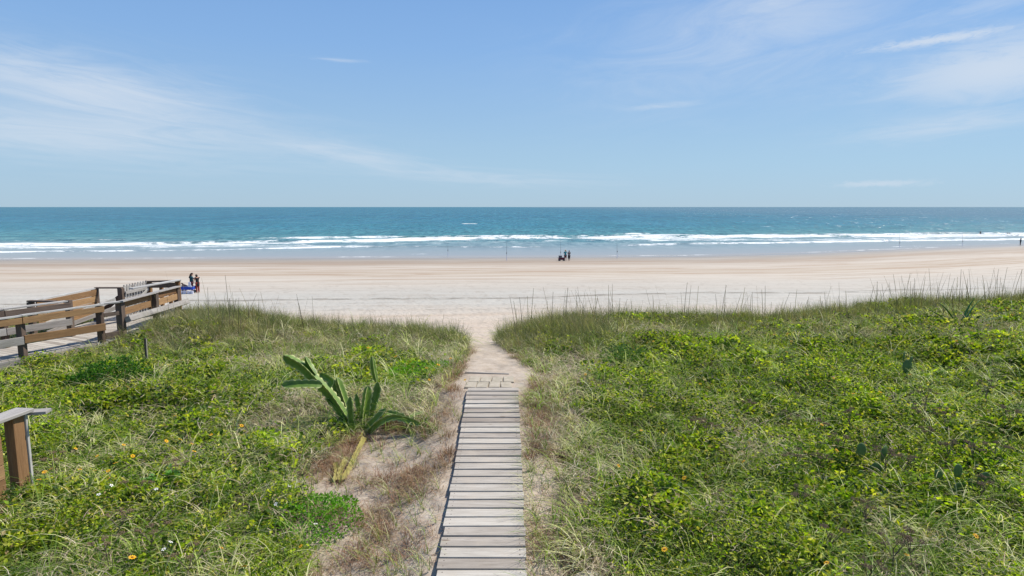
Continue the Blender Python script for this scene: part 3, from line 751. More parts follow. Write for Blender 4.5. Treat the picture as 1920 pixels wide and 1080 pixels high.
# 2. grass tufts
def tufts(nt, per, dens, Lr, Wr, cols, wts, lean, bendr, spread, K=4, pw=.8, ymin=4.4, ymax=21.0, upmin=.35, jit=.2, base_f=.3):
    tp = sample(nt, dens, ymin, ymax, pw); nt = len(tp)
    tz = terrain_z(tp[:, 0], tp[:, 1]) + canopy(tp[:, 0], tp[:, 1]) * base_f
    ti = np.repeat(np.arange(nt), per); n_ = len(ti); lod = LODS(tp[ti, 1])
    a = rng.random(n_) * 6.283; rr = spread * np.sqrt(rng.random(n_))
    P0 = np.stack([tp[ti, 0] + np.cos(a) * rr, tp[ti, 1] + np.sin(a) * rr, tz[ti]], 1)
    wind = rng.normal(0, .35, (nt, 2))
    ln = lean * rng.random(n_)
    dd = np.stack([np.cos(a) * ln + wind[ti, 0] * lean - .12, np.sin(a) * ln + wind[ti, 1] * lean, np.full(n_, 1.0)], 1)
    sz = (.75 + .5 * rng.random(nt))[ti]
    L = (Lr[0] + (Lr[1] - Lr[0]) * rng.random(n_)) * sz; W = (Wr[0] + (Wr[1] - Wr[0]) * rng.random(n_)) * lod
    bend = bendr[0] + (bendr[1] - bendr[0]) * rng.random(n_)
    tc_ = pal(nt, cols, wts, jit)[ti] * (1 + (rng.random((n_, 1)) - .5) * .4)
    return blades(P0, dd, L, W, bend, tc_, K, curl=rng.normal(0, .25, n_))
GG = [(.25, .34, .055), (.15, .24, .035), (.40, .45, .12), (.66, .63, .34), (.08, .13, .03)]
parts = [
    tufts(7000, 12, lambda x, y: .45 + .55 * (1 - green_zone(x, y)), (.20, .48), (.006, .010), GG, [3, 3, 3, 2.5, 2], .9, (.9, 2.2), .05, 5),
    tufts(3000, 9, lambda x, y: .6 + .4 * (1 - green_zone(x, y)), (.40, .80), (.008, .013), GG, [2, 2, 3, 3, 1], .9, (1.2, 2.4), .05, 6, .6),
    tufts(9000, 14, lambda x, y: sstep(green_zone(x, y), .15, .5), (.10, .24), (.005, .009), [(.17, .30, .02), (.24, .37, .035), (.09, .18, .02)], None, .9, (.4, 1.6), .05, 4, base_f=.5),
]
stuff('arching_grass', parts, 4, M['blade'], 'long arching green grass blades growing among the dune plants', 'grass')
# 3. crest grass: finer, greyer, upright
CG = [(.16, .18, .065), (.22, .23, .09), (.10, .125, .05), (.38, .34, .18), (.29, .23, .13)]
crest = lambda x, y: sstep(y, 13.0, 16.5) * (1 - .6 * sstep(green_zone(x, y), .45, .8))
p1_ = tufts(9000, 16, crest, (.16, .42), (.0035, .006), CG, [3, 3, 3, 2, 2], .6, (.3, 1.3), .09, 4, 0, 12.5, 22)
rim = lambda x, y: sstep(y, crest_y(x) - 2.0, crest_y(x) - .6)
p2_ = tufts(2600, 18, rim, (.30, .62), (.0035, .006), CG, [3, 3, 3, 1.5, 1.5], .45, (.1, .8), .10, 4, 0, 14.5, 23)
mnd = lambda x, y: np.exp(-((x + 9.2) / 1.3) ** 2 - ((y - 18.3) / 1.5) ** 2) + np.exp(-((x - 1.3) / 1.1) ** 2 - ((y - 16.4) / 1.5) ** 2)
p3_ = tufts(700, 20, mnd, (.35, .70), (.004, .006), CG, [3, 3, 3, 2, 2], .55, (.2, 1.0), .10, 4, 0, 14, 22)
stuff('crest_grass', [p1_, p2_, p3_], 4, M['blade'], 'fine grey green beach grass fringing the crest of the dune', 'grass')
tq = np.column_stack([.235 + .10 * rng.random(34), 4.8 + 6.0 * rng.random(34)]); ti = np.repeat(np.arange(34), 7); n_ = len(ti)
bl_ = blades(np.column_stack([tq[ti] + rng.normal(0, .03, (n_, 2)), terrain_z(tq[ti, 0], tq[ti, 1])]), np.column_stack([-.55 + rng.normal(0, .45, n_), rng.normal(-.1, .45, n_), np.ones(n_)]),
             .22 + .38 * rng.random(n_), np.full(n_, .006), .6 + 1.4 * rng.random(n_), pal(n_, GG, None, .2), 5, .15, rng.normal(0, .2, n_))
stuff('walkway_edge_grass', [bl_], 4, M['blade'], 'green grass blades leaning over the right edge of the grey walkway', 'grass')
# 4. dry straw and litter
DR = [(.46, .37, .24), (.60, .51, .35), (.30, .23, .16), (.40, .33, .25), (.68, .60, .45)]
nt = 90000
sp_ = sample(nt, lambda x, y: .20 + .80 * (1 - sstep(green_zone(x, y), .15, .65)), pw=.7)
n_ = len(sp_); lod = LODS(sp_[:, 1]); zz = terrain_z(sp_[:, 0], sp_[:, 1]) + canopy(sp_[:, 0], sp_[:, 1]) * (.3 + .75 * rng.random(n_))
parts = [blades(np.column_stack([sp_, zz]), rdir(n_, -.1, .6), .08 + .20 * rng.random(n_), (.004 + .005 * rng.random(n_)) * lod, rng.random(n_) * 1.4,
                pal(n_, DR, [3, 2, 3, 3, 1], .3), 3, .5, rng.normal(0, .8, n_))]
parts.append(tufts(2600, 16, lambda x, y: (1 - sstep(green_zone(x, y), .05, .4)), (.18, .42), (.004, .007), DR, None, 1.1, (1.0, 2.6), .07, 4, .6))
v, f, c = merge(parts)
stuff('dry_straw', parts, 4, M['straw'], 'dry tan straw and dead stems tangled between the plants', 'dry grass')
# 5. reddish dry tufts and scattered twigs along the path and on the bare patch
def in_patch(x, y):
    d = np.sqrt(((x + 1.75) / 1.25) ** 2 + ((y - 7.6) / 2.4) ** 2)
    pc = np.abs(x - path_c(y)) - path_w(y)
    return np.maximum((d < 1.15) * .8, ((pc > -.02) & (pc < .75) & (y < 16)) * .9) * (pc > -.02) * ~deck_block(x, y)
def raw_sample(nn, fn, x0, x1, y0, y1):
    out = []; got = 0
    while got < nn:
        x = x0 + (x1 - x0) * rng.random(nn * 3); y = y0 + (y1 - y0) * rng.random(nn * 3); kp = rng.random(nn * 3) < fn(x, y)
        out.append(np.stack([x[kp], y[kp]], 1)); got += kp.sum()
    return np.concatenate(out)[:nn]
RD = [(.30, .17, .10), (.40, .26, .17), (.24, .13, .08), (.48, .36, .25), (.34, .25, .12)]
clus = lambda x, y: in_patch(x, y) * sstep(fbm(x * 2.3, y * 2.3, 95), .42, .62)
tp = raw_sample(1500, clus, -4, 2, 4.4, 16); ti = np.repeat(np.arange(len(tp)), 16); n_ = len(ti); a = rng.random(n_) * 6.283
zz = terrain_z(tp[:, 0], tp[:, 1])[ti]; ln = 1.2 * rng.random(n_)
b1 = blades(np.stack([tp[ti, 0] + .05 * np.cos(a), tp[ti, 1] + .05 * np.sin(a), zz - .01], 1), np.stack([np.cos(a) * ln, np.sin(a) * ln, np.ones(n_)], 1),
            (.08 + .22 * rng.random(n_)), .003 + .003 * rng.random(n_), .4 + 1.6 * rng.random(n_), pal(len(tp), RD, None, .25)[ti] * (.8 + .4 * rng.random((n_, 1))), 4, .3, rng.normal(0, .5, n_))
sp_ = raw_sample(9000, in_patch, -4, 2, 4.4, 16); n_ = len(sp_)
b2 = blades(np.column_stack([sp_, terrain_z(sp_[:, 0], sp_[:, 1]) + .004 + .03 * rng.random(n_)]), rdir(n_, -.02, .3), .05 + .16 * rng.random(n_),
            .003 + .003 * rng.random(n_), rng.random(n_) * .3, pal(n_, RD + [(.2, .15, .12)], None, .3), 3, .5, rng.normal(0, 1.2, n_))
tp = raw_sample(260, lambda x, y: in_patch(x, y) * .7, -4, 2, 4.4, 16); ti = np.repeat(np.arange(len(tp)), 9); n_ = len(ti); a = rng.random(n_) * 6.283; ln = .9 * rng.random(n_)
b3 = blades(np.stack([tp[ti, 0], tp[ti, 1], terrain_z(tp[:, 0], tp[:, 1])[ti]], 1), np.stack([np.cos(a) * ln - .2, np.sin(a) * ln, np.ones(n_)], 1),
            (.15 + .3 * rng.random(n_)), .004 + .003 * rng.random(n_), .6 + 1.4 * rng.random(n_), pal(n_, GG, None, .25), 4, .2, rng.normal(0, .3, n_))
stuff('path_edge_grass', [b1, b2, b3], 4, M['straw'], 'reddish brown dead grass and twigs on bare sand beside the walkway', 'dry grass')

# 6. sea oat stalks standing tall against the beach
def stalk_field():
    pts = []
    def add(n_, x0, x1, y0, y1, h0, h1):
        for _ in range(n_):
            x_ = random.uniform(x0, x1); y_ = random.uniform(y0, y1); pts.append((x_, y_, random.uniform(h0, h1)))
    add(22, -10.3, -8.0, 17.3, 19.3, .9, 1.9); add(30, -8, -5.4, 17.3, 19.0, .7, 1.4); add(26, -5.5, -1.2, 17.0, 18.4, .4, .9)
    add(70, .1, 2.8, 16.0, 18.2, .7, 1.45); add(70, 2.8, 9, 17.0, 19.2, .55, 1.35); add(50, 9, 13, 18, 20.5, .6, 1.4); add(120, 12.5, 17.5, 19.4, 21.6, .7, 1.5)
    add(6, -9, -3, 12, 16, .5, .9)
    return np.array(pts)
q = stalk_field(); n_ = len(q); zz = terrain_z(q[:, 0], q[:, 1])
cl = pal(n_, [(.20, .17, .11), (.27, .23, .15), (.14, .13, .08)], None, .2)
b1 = blades(np.column_stack([q[:, :2], zz]), np.column_stack([rng.normal(-.04, .16, n_), rng.normal(0, .1, n_), np.ones(n_)]), q[:, 2], np.full(n_, .017), .05 + .22 * rng.random(n_), cl, 5, .45)
dd2 = np.column_stack([rng.normal(-.04, .16, n_), rng.normal(0, .1, n_), np.ones(n_)])
stuff('sea_oat_stalks', [b1], 4, M['straw'], 'tall thin bare sea oat stalks rising above the dune crest', 'beach grass')

# ---------------------------------------------------------------- shrubs as things of their own
def shrub(name, u, v, rx, ry, h, nl, Lr, cols, label, cat, zg=5.15, flowers=0, stems=10, asp=.55, group=None):
    p = at_z(u, v, zg); z0 = T(p[0], p[1]); rt = root(name, (p[0], p[1], z0), label, cat, group)
    n_ = nl; a = rng.random(n_) * 6.283; r = rng.random(n_) ** .5; hh = h * np.sqrt(np.maximum(0, 1 - r ** 2)) * (.25 + 1.3 * fbm(np.cos(a) * 2 + 7 + r * 3, np.sin(a) * 2 + u, 5))
    zz = hh * (.35 + .65 * rng.random(n_) ** .5)
    r = r * (.65 + .7 * fbm(np.cos(a) * 1.5 + u, np.sin(a) * 1.5 + 3, 8, 2)); x_ = np.cos(a) * r * rx; y_ = np.sin(a) * r * ry; lift = terrain_z(p[0] + x_, p[1] + y_) - z0
    P0 = np.stack([x_, y_, zz + lift], 1)
    d = unit(np.stack([np.cos(a) * .7, np.sin(a) * .7, np.full(n_, .4)], 1) + rdir(n_, -.5, 1) * .9)
    L = Lr[0] + (Lr[1] - Lr[0]) * rng.random(n_)
    v_, f_, c_ = leaves(P0, d, rdir(n_, .2, 1), L, L * asp, pal(n_, cols, None, .3))
    me = np_mesh('foliage', v_, f_, 3, M['leaf'], color=c_); link_mesh('foliage', me, None, rt)
    sb = MB()
    for _ in range(stems):
        aa = random.random() * 6.28; rr = random.random() * .8
        sb.cyl((p[0], p[1], z0 - .05), (p[0] + math.cos(aa) * rr * rx, p[1] + math.sin(aa) * rr * ry, z0 + h * .6), .008, .004, 5)
    sb.build('stems', M['dark'], rt)
    return rt, P0, hh
shrub('shrub', 208, 722, .85, .6, .62, 3000, (.04, .08), [(.045, .14, .018), (.03, .09, .015), (.09, .22, .02)], 'dark green bushy shrub standing highest in the grass right of the boardwalk', 'shrub')
shrub('creeper_mound', 785, 712, .85, .8, .36, 4200, (.03, .055), [(.15, .36, .015), (.20, .42, .02), (.10, .26, .02)], 'vivid green leafy mound left of the sand path beyond the cactus', 'plant')
shrub('vine', 305, 935, .38, .34, .34, 420, (.06, .10), [(.15, .33, .07), (.20, .36, .09), (.10, .26, .05)], 'pale green broad leaved vine with small white flowers at lower left', 'plant', asp=.85)
shrub('creeper_mound', 590, 975, .62, .7, .26, 2200, (.03, .055), [(.13, .33, .02), (.18, .38, .03), (.09, .24, .02)], 'bright green leafy mound at the left edge of the bare brown patch', 'plant')
shrub('creeper_mound', 1170, 690, .60, .6, .45, 1800, (.03, .06), [(.05, .12, .03), (.09, .19, .04), (.07, .14, .04)], 'dark rounded bush right of the timber edging on the right bank', 'shrub', 5.35)
shrub('creeper_mound', 1500, 885, .8, .6, .30, 2200, (.04, .07), [(.14, .33, .03), (.20, .40, .04), (.1, .25, .03)], 'fresh green leafy mound in the middle of the right hand dune', 'plant')

# ---------------------------------------------------------------- big ribbed cactus
m_, n = new_mat('cactus_skin'); M['cactus'] = m_
P = n.n('ShaderNodeNewGeometry').outputs['Position']
ed = n.n('ShaderNodeAttribute', attribute_name='edge').outputs['Fac']
c = n.ramp(n.noise(P, 7, 4), [(.3, (.075, .145, .018)), (.7, (.16, .26, .03))])
c = n.mix(n.smooth(ed, .30, .95), c, (.48, .50, .20))  # pale margins, with the backlit glow of the wings painted in
out_principled(n, c, .5, n.noise(P, 40, 2), .2, .004, .4)
m_, n = new_mat('yellow_cactus_skin'); M['ycactus'] = m_
P = n.n('ShaderNodeNewGeometry').outputs['Position']
ed = n.n('ShaderNodeAttribute', attribute_name='edge').outputs['Fac']
c = n.ramp(n.noise(P, 11, 4), [(.3, (.20, .18, .04)), (.55, (.32, .28, .07)), (.75, (.13, .13, .04))])
c = n.mix(n.smooth(ed, .8, 1), c, (.38, .25, .10))
out_principled(n, c, .6, n.noise(P, 40, 2), .3, .004, .3)
def cactus_stem(pts, r, ribs=3, ph=0.0):
    """ribbed winged stem along a smoothed polyline -> verts, faces, edge attribute"""
    pts = [Vector(p) for p in pts]; q = []
    for i in range(len(pts) - 1):
        a = pts[max(i - 1, 0)]; b = pts[i]; c_ = pts[i + 1]; d_ = pts[min(i + 2, len(pts) - 1)]; m__ = max(5, int((c_ - b).length / .018))
        for j in range(m__):
            t = j / m__; q.append(.5 * ((2 * b) + (c_ - a) * t + (2 * a - 5 * b + 4 * c_ - d_) * t * t + (3 * b - a - 3 * c_ + d_) * t ** 3))
    q.append(pts[-1]); vs = []; fs = []; es = []; K = ribs * 4; ac = 0; L = sum((q[i + 1] - q[i]).length for i in range(len(q) - 1)); ln = 0
    for i, p in enumerate(q):
        tg = (q[min(i + 1, len(q) - 1)] - q[max(i - 1, 0)]).normalized()
        rf = Vector((0, -1, .25)); a = (rf - tg * rf.dot(tg)).normalized(); b = tg.cross(a)
        if i: ln += (q[i] - q[i - 1]).length
        tip = min(1, math.sqrt(max(0.0, (L - ln) / .10))) if L - ln < .10 else 1
        bs = .55 + .45 * min(1, ln / .08)
        sc = r * max(.04, tip) * bs
        scal = .80 + .34 * abs(math.sin(ln / .105 * math.pi))      # notched wing margins
        for j in range(K):
            an = ph + 2 * math.pi * j / K; m4 = j % 4
            rr = (1.0 * scal if m4 == 0 else .26 if m4 == 2 else .80 if m4 in (1, 3) else .4) * sc
            if m4 == 1: an -= .44
            if m4 == 3: an += .44
            vs.append(tuple(p + (a * math.cos(an) + b * math.sin(an)) * rr)); es.append(1.0 if m4 == 0 else .45 if m4 in (1, 3) else .0)
        if i:
            o_ = (i - 1) * K
            for j in range(K): j2 = (j + 1) % K; fs.append((o_ + j, o_ + j2, o_ + K + j2, o_ + K + j))
    fs.append(tuple(range(K))[::-1]); fs.append(tuple(len(vs) - K + j for j in range(K)))
    return vs, fs, es
cbase = at_z(672, 822, 5.08); cyy = cbase[1]
ct = root('ribbed_cactus', (cbase[0], cbase[1], T(cbase[0], cbase[1])), 'large cactus with long ribbed green arms reaching up and sideways left of the walkway', 'cactus')
def arm(px, r=.088, dy=0.0, mat='cactus', ph=0.5, name='stem', zoff=0, ribs=3):
    pts = []
    for i, p_ in enumerate(px):
        ddy = p_[2] if len(p_) > 2 else dy
        pts.append(at_y(p_[0], p_[1], cyy + ddy))
    v_, f_, e_ = cactus_stem(pts, r * .92, ribs, ph)
    me = bpy.data.meshes.new(name); of = Vector(ct['_o']); me.from_pydata([tuple(Vector(a) - of) for a in v_], [], f_)
    at = me.attributes.new('edge', 'FLOAT', 'POINT'); at.data.foreach_set('value', e_); me.update()
    return link_mesh(name, me, M[mat], ct)
arm([(668, 818, 0), (648, 782, .05), (618, 738, .1), (592, 712, .12), (568, 688, .15), (548, 676, .18), (531, 667, .2)], .115, ph=.4)
arm([(604, 722, .0), (580, 720, -.05), (552, 721, -.1), (528, 722, -.12)], .085, ph=1.3)
arm([(592, 702, .15), (580, 684, .2), (572, 668, .22)], .06, ph=.2)
arm([(612, 728, .2), (622, 715, .25), (600, 700, .28)], .07, ph=.9)
arm([(662, 800, .2), (648, 755, .3), (632, 708, .35)], .085, ph=.1)
arm([(655, 795, .4), (640, 750, .45), (625, 712, .5)], .07, ph=1.0)
arm([(668, 818, -.1), (660, 785, -.12), (657, 744, -.12)], .075, ph=.7)
arm([(680, 806, 0), (684, 768, .05), (690, 724, .1)], .10, ph=.0)
arm([(690, 803, .1), (698, 768, .15), (708, 735, .2), (708, 716, .2)], .085, ph=.9)
arm([(706, 716, .22), (701, 694, .2), (698, 669, .2)], .062, ph=.3)
arm([(684, 806, -.1), (705, 786, -.2), (724, 766, -.2)], .07, ph=.5)
arm([(690, 812, -.2), (712, 792, -.3), (736, 782, -.3), (762, 786, -.35), (790, 796, -.4)], .062, ph=1.2)
arm([(724, 774, -.1), (745, 778, -.1), (764, 786, -.1)], .06, ph=.6)
arm([(766, 786, -.1), (780, 777, 0), (794, 773, .1)], .05, ph=.4)
arm([(762, 782, -.1), (775, 790, -.2), (788, 796, -.3)], .05, ph=1.0)
arm([(676, 812, .2), (674, 770, .3), (668, 738, .35)], .06, ph=.9)
arm([(646, 790, .1), (630, 765, .1), (612, 748, .05)], .055, ph=.2)
arm([(700, 806, .1), (728, 786, .15), (752, 768, .15)], .055, ph=.9)
arm([(696, 818, -.1), (722, 806, -.1), (752, 803, -.1), (782, 795, .0)], .06, ph=.2)
for px in ([(686, 822, 0), (668, 836, -.30), (638, 838, -.35)], [(684, 832, -.1), (668, 862, -.75), (655, 884, -1.0), (640, 903, -1.25)], [(629, 876, -.9), (632, 890, -1.05), (627, 905, -1.25)], [(650, 868, -.8), (640, 885, -1.0), (636, 902, -1.25)]):
    pts = []
    for u, v, dd in px:
        g_ = at_z(u, v, 5.15); pts.append((g_[0], g_[1], T(g_[0], g_[1]) + .05))
    v_, f_, e_ = cactus_stem(pts, .042, 3, .5); me = bpy.data.meshes.new('fallen_stem'); of = Vector(ct['_o'])
    me.from_pydata([tuple(Vector(a) - of) for a in v_], [], f_); at = me.attributes.new('edge', 'FLOAT', 'POINT'); at.data.foreach_set('value', e_); me.update()
    o = link_mesh('fallen_stem', me, M['ycactus'], ct); o['label'] = 'yellowed stem lying on the sand'

# ---------------------------------------------------------------- prickly pears
M['pear'] = flat_mat('prickly_pear_skin', (.11, .18, .055), .6, .25, 25)
M['ypear'] = flat_mat('pale_pear_skin', (.33, .34, .17), .7, .2, 25)
def pad_mesh():
    bm = bmesh.new(); bmesh.ops.create_uvsphere(bm, u_segments=18, v_segments=12, radius=1)
    for v in bm.verts:
        z = v.co.z; w_ = 1 - .28 * (z < 0) * (-z) ; v.co.x *= .33 * w_; v.co.y *= .085; v.co.z = (z + 1) * .5
    me = bpy.data.meshes.new('pad'); bm.to_mesh(me); bm.free()
    for p_ in me.polygons: p_.use_smooth = True
    me.materials.append(M['pear']); return me
PAD = pad_mesh()
def pear(u, v, zg, label, pads):
    p = at_z(u, v, zg); z0 = T(p[0], p[1]) + canopy(np.array([p[0]]), np.array([p[1]]))[0] * .5 - (.06 if u != 1697 else .0)
    rt = root('prickly_pear', (p[0], p[1], z0), label, 'cactus', None)
    for (x_, y_, z_, s_, rx_, ry_, rz_) in pads:
        o = bpy.data.objects.new('pad', PAD); C.objects.link(o); o.parent = rt; o.location = (x_, y_, z_); o.scale = (s_,) * 3; o.rotation_euler = (R(rx_), R(ry_), R(rz_))
pear(1697, 712, 5.3, 'upright prickly pear cactus with two round top pads in the far right grass', [(0, 0, -.1, .28, 5, -4, 50), (.01, 0, .14, .30, -5, 6, -10), (-.06, .02, .40, .22, 3, -12, 60), (.06, 0, .36, .17, 0, 34, 25), (.05, 0, .0, .2, 10, 40, 40)])
pear(1650, 905, 5.2, 'low prickly pear cluster of dark round pads under dead flower heads at right', [(-.25, 0, .02, .22, 10, -20, 10), (-.05, .1, .05, .24, 5, 12, -20), (-.12, .25, .28, .22, 0, -10, 5), (.12, .2, .26, .22, 0, 24, 30), (.28, .02, .03, .22, 10, 30, -10), (-.33, .05, -.05, .2, 20, -40, 0)])
pear(1800, 945, 5.2, 'prickly pear with bluish round pads and a dark hollow below at lower right', [(-.05, 0, .04, .22, 10, -10, 10), (.10, .05, .02, .25, 0, 8, -35), (.03, .1, .24, .22, 5, -20, 15), (.20, 0, .2, .2, 5, 28, -5), (-.14, .15, .2, .18, 0, -40, 10)])

# ---------------------------------------------------------------- agave like plant on the far right crest
ag0 = at_z(1800, 612, 5.55); agz = T(ag0[0], ag0[1])
ag = root('spider_lily', (ag0[0], ag0[1], agz), 'clump of broad dark green strap leaves on the crest at far right', 'plant')
M['strap'] = leaf_mat('strap_leaf', .2, .4, .5, 1.1)
specs = [(-1.25, .1, .55, .09), (-.95, .2, .80, .09), (-.55, -.1, .75, .08), (-.25, .1, .80, .09), (.15, 0, .70, .09), (.45, .1, .85, .09), (.95, -.1, .50, .11), (1.3, .1, .22, .10), (1.15, -.2, .60, .08), (-.8, -.3, .35, .08), (.6, -.3, .3, .08), (-1.0, -.2, .60, .07)]
for sx_, sy_, uz, wd in specs:
    P0 = np.array([[sx_ * .12, sy_ * .2, 0.02]]); v_, f_, c_ = blades(P0, np.array([[sx_, sy_, uz * 1.5]]), np.array([1.0 + .1 * random.random()]), np.array([wd]), np.array([.55]), np.array([[.06, .16, .03]]) * random.uniform(.8, 1.5), 9, .05)
    vv_ = v_.reshape(1, 10, 2, 3)
    me = np_mesh('strap_leaf', v_, f_, 4, M['strap'], color=c_, smooth=True); o = link_mesh('strap_leaf', me, None, ag)
    so_m = o.modifiers.new('thick', 'SOLIDIFY'); so_m.thickness = .012

# ---------------------------------------------------------------- flowers
M['yellow'] = flat_mat('yellow_petal', (.85, .46, .01), .6, .12, 30); M['white'] = flat_mat('white_petal', (.8, .8, .76), .6, .05, 30); M['fcore'] = flat_mat('flower_disc', (.30, .13, .02), .8, .2, 60)
def flower(name, nm, mat, pr, core):
    me = bpy.data.meshes.new('petals'); vs = []; fs = []
    for j in range(nm):
        a = 2 * math.pi * j / nm; da = math.pi / nm * .8; i0 = len(vs)
        vs += [(math.cos(a) * pr * .15, math.sin(a) * pr * .15, .0), (math.cos(a - da) * pr * .7, math.sin(a - da) * pr * .7, pr * .10), (math.cos(a) * pr, math.sin(a) * pr, pr * .02), (math.cos(a + da) * pr * .7, math.sin(a + da) * pr * .7, pr * .10)]
        fs.append((i0, i0 + 1, i0 + 2, i0 + 3))
    me.from_pydata(vs, [], fs); me.materials.append(mat)
    bm = bmesh.new(); bmesh.ops.create_icosphere(bm, subdivisions=1, radius=core)
    for v in bm.verts: v.co.z = v.co.z * .5 + .003
    mc = bpy.data.meshes.new('flower_centre'); bm.to_mesh(mc); bm.free(); mc.materials.append(M['fcore'])
    ms = bpy.data.meshes.new('stem'); k_ = 5; vs = []; fs = []
    for z_, r_ in ((0, .003), (-.15, .003)):
        for j in range(k_): a = 6.283 * j / k_; vs.append((math.cos(a) * r_, math.sin(a) * r_, z_))
    for j in range(k_): fs.append((j, (j + 1) % k_, k_ + (j + 1) % k_, k_ + j))
    ms.from_pydata(vs, [], fs); ms.materials.append(M['pear'])
    return (me, mc, ms)
FY = flower('y', 10, M['yellow'], .032, .011); FW = flower('w', 5, M['white'], .026, .006)
def put_flower(FM, nm, u, v, zg, label, group, s=1.0):
    p = at_z(u, v, zg); x_, y_ = p[0], p[1]
    for _ in range(3):
        z_ = T(x_, y_) + canopy(np.array([x_]), np.array([y_]))[0] * 1.1 + .10; p = at_z(u, v, z_); x_, y_ = p[0], p[1]
    if deck_block(np.array([x_]), np.array([y_]))[0]: return
    rt = empty(nm, (x_, y_, z_ + .0)); tag(rt, label, 'flower', group)
    rt.rotation_euler = (R(random.uniform(5, 40)), R(random.uniform(-15, 25)), random.random() * 6); rt.scale = (s,) * 3
    for nn_, m__ in zip(('petals', 'flower_centre', 'stem'), FM):
        o = bpy.data.objects.new(nn_, m__); C.objects.link(o); o.parent = rt
YF = [(142, 841), (182, 855), (232, 834), (207, 857), (217, 868), (249, 855), (203, 883), (178, 882), (150, 880), (96, 879), (84, 885), (73, 899), (204, 897), (394, 803), (396, 815), (453, 798), (312, 827), (338, 824), (360, 832), (364, 846), (564, 1024), (458, 1062), (329, 779), (415, 1027), (248, 1045), (635, 951)]
YR = [(1302, 669), (1312, 672), (1313, 720), (1480, 606), (1475, 660), (1484, 640), (1476, 626), (1430, 610), (1474, 728), (1514, 702), (1563, 709), (1566, 742), (1541, 796), (1569, 844), (1730, 786), (1742, 784), (1600, 738), (1509, 848), (1283, 896), (1160, 873), (1246, 1030), (1394, 865), (1202, 807), (1706, 702), (1793, 639), (1663, 653), (1672, 657), (1452, 627), (1850, 578), (1862, 580), (1872, 577), (1882, 582), (1893, 580), (1903, 584), (1868, 584), (1888, 578), (1856, 583), (1912, 588), (1845, 574), (1898, 590), (1550, 1055), (1555, 715), (1650, 735), (1912, 734), (1788, 735), (1700, 1040), (1830, 1005), (1225, 640), (1104, 694), (1098, 702)]
YM = [(742, 668), (768, 678), (800, 690), (822, 684), (845, 672), (760, 702), (690, 652), (872, 712), (805, 712)]
for pts, gtext, zg in ((YF, 'yellow daisy like flower in the grass of the left foreground', 5.3), (YR, 'yellow flower dotting the green plants of the right hand dune', 5.4), (YM, 'yellow flower in the bright mound left of the sand path', 5.4)):
    for u, v in pts: put_flower(FY, 'wildflower', u, v, zg, gtext, {YF[0]: 'yellow flowers in the left foreground', YR[0]: 'yellow flowers across the right hand dune', YM[0]: 'yellow flowers left of the sand path'}[pts[0]], random.uniform(.8, 1.25) * (1.2 if v < 700 else 1))
for u, v in [(293, 917), (330, 931), (312, 911), (209, 910), (185, 927), (320, 1016), (307, 1030), (531, 1028), (543, 910), (477, 985), (592, 982), (517, 945)]:
    put_flower(FW, 'white_flower', u, v, 5.3, 'small white flower among the leaves at lower left', 'small white flowers at lower left', 1.0)

# ---------------------------------------------------------------- dead flower heads
M['brownstem'] = flat_mat('dead_stem', (.15, .11, .08), .85, .3, 30); M['seed'] = flat_mat('dead_seed_head', (.24, .165, .10), .9, .4, 60)
def weed(u, v, h, heads, label, seed, grp):
    random.seed(seed)
    p = at_z(u, v, 5.3); x_, y_ = p[0], p[1]
    for _ in range(4):
        z_ = T(x_, y_); p = at_z(u, v, z_ + h); x_, y_ = p[0], p[1]
    rt = root('dead_weed', (x_, y_, z_), label, 'weed', grp)
    st_ = MB(); lx = random.uniform(-.1, .1); ly = random.uniform(-.1, .1)
    top = Vector((x_ + lx, y_ + ly, z_ + h * .72)); mid = Vector((x_ + lx * .3, y_ + ly * .4, z_ + h * .4))
    st_.cyl((x_, y_, z_ - .05), mid, .008, .006, 5); st_.cyl(mid, top, .006, .005, 5)
    hs = []
    for k_ in range(heads):
        a = 6.283 * k_ / heads + random.random(); rr = random.uniform(.05, .16); tp_ = top + Vector((math.cos(a) * rr, math.sin(a) * rr, h * .28 * random.uniform(.5, 1.1)))
        st_.cyl(top if k_ % 2 else (top + mid) / 2, tp_, .004, .003, 4); hs.append(tp_)
    st_.build('stalk', M['brownstem'], rt)
    of = Vector((x_, y_, z_))
    for tp_ in hs:
        vs = []; fs = []
        for q_ in range(46):
            c_ = tp_ - of + Vector((max(-.038, min(.038, random.gauss(0, .022))), max(-.038, min(.038, random.gauss(0, .022))), random.gauss(0, .007))); r_ = random.uniform(.004, .0075); i0 = len(vs)
            for dv in ((1, 0, 0), (0, 1, 0), (-1, 0, 0), (0, -1, 0), (0, 0, 1.2), (0, 0, -1.2)): vs.append(tuple(c_ + Vector(dv) * r_))
            fs += [(i0, i0 + 1, i0 + 4), (i0 + 1, i0 + 2, i0 + 4), (i0 + 2, i0 + 3, i0 + 4), (i0 + 3, i0, i0 + 4), (i0 + 1, i0, i0 + 5), (i0 + 2, i0 + 1, i0 + 5), (i0 + 3, i0 + 2, i0 + 5), (i0, i0 + 3, i0 + 5)]
        me = bpy.data.meshes.new('seed_head'); me.from_pydata(vs, [], fs); link_mesh('seed_head', me, M['seed'], rt)
W1 = [(107, 850, .55), (200, 1000, .5), (336, 866, .5), (245, 900, .55), (205, 960, .5), (275, 978, .5), (340, 1040, .45)]
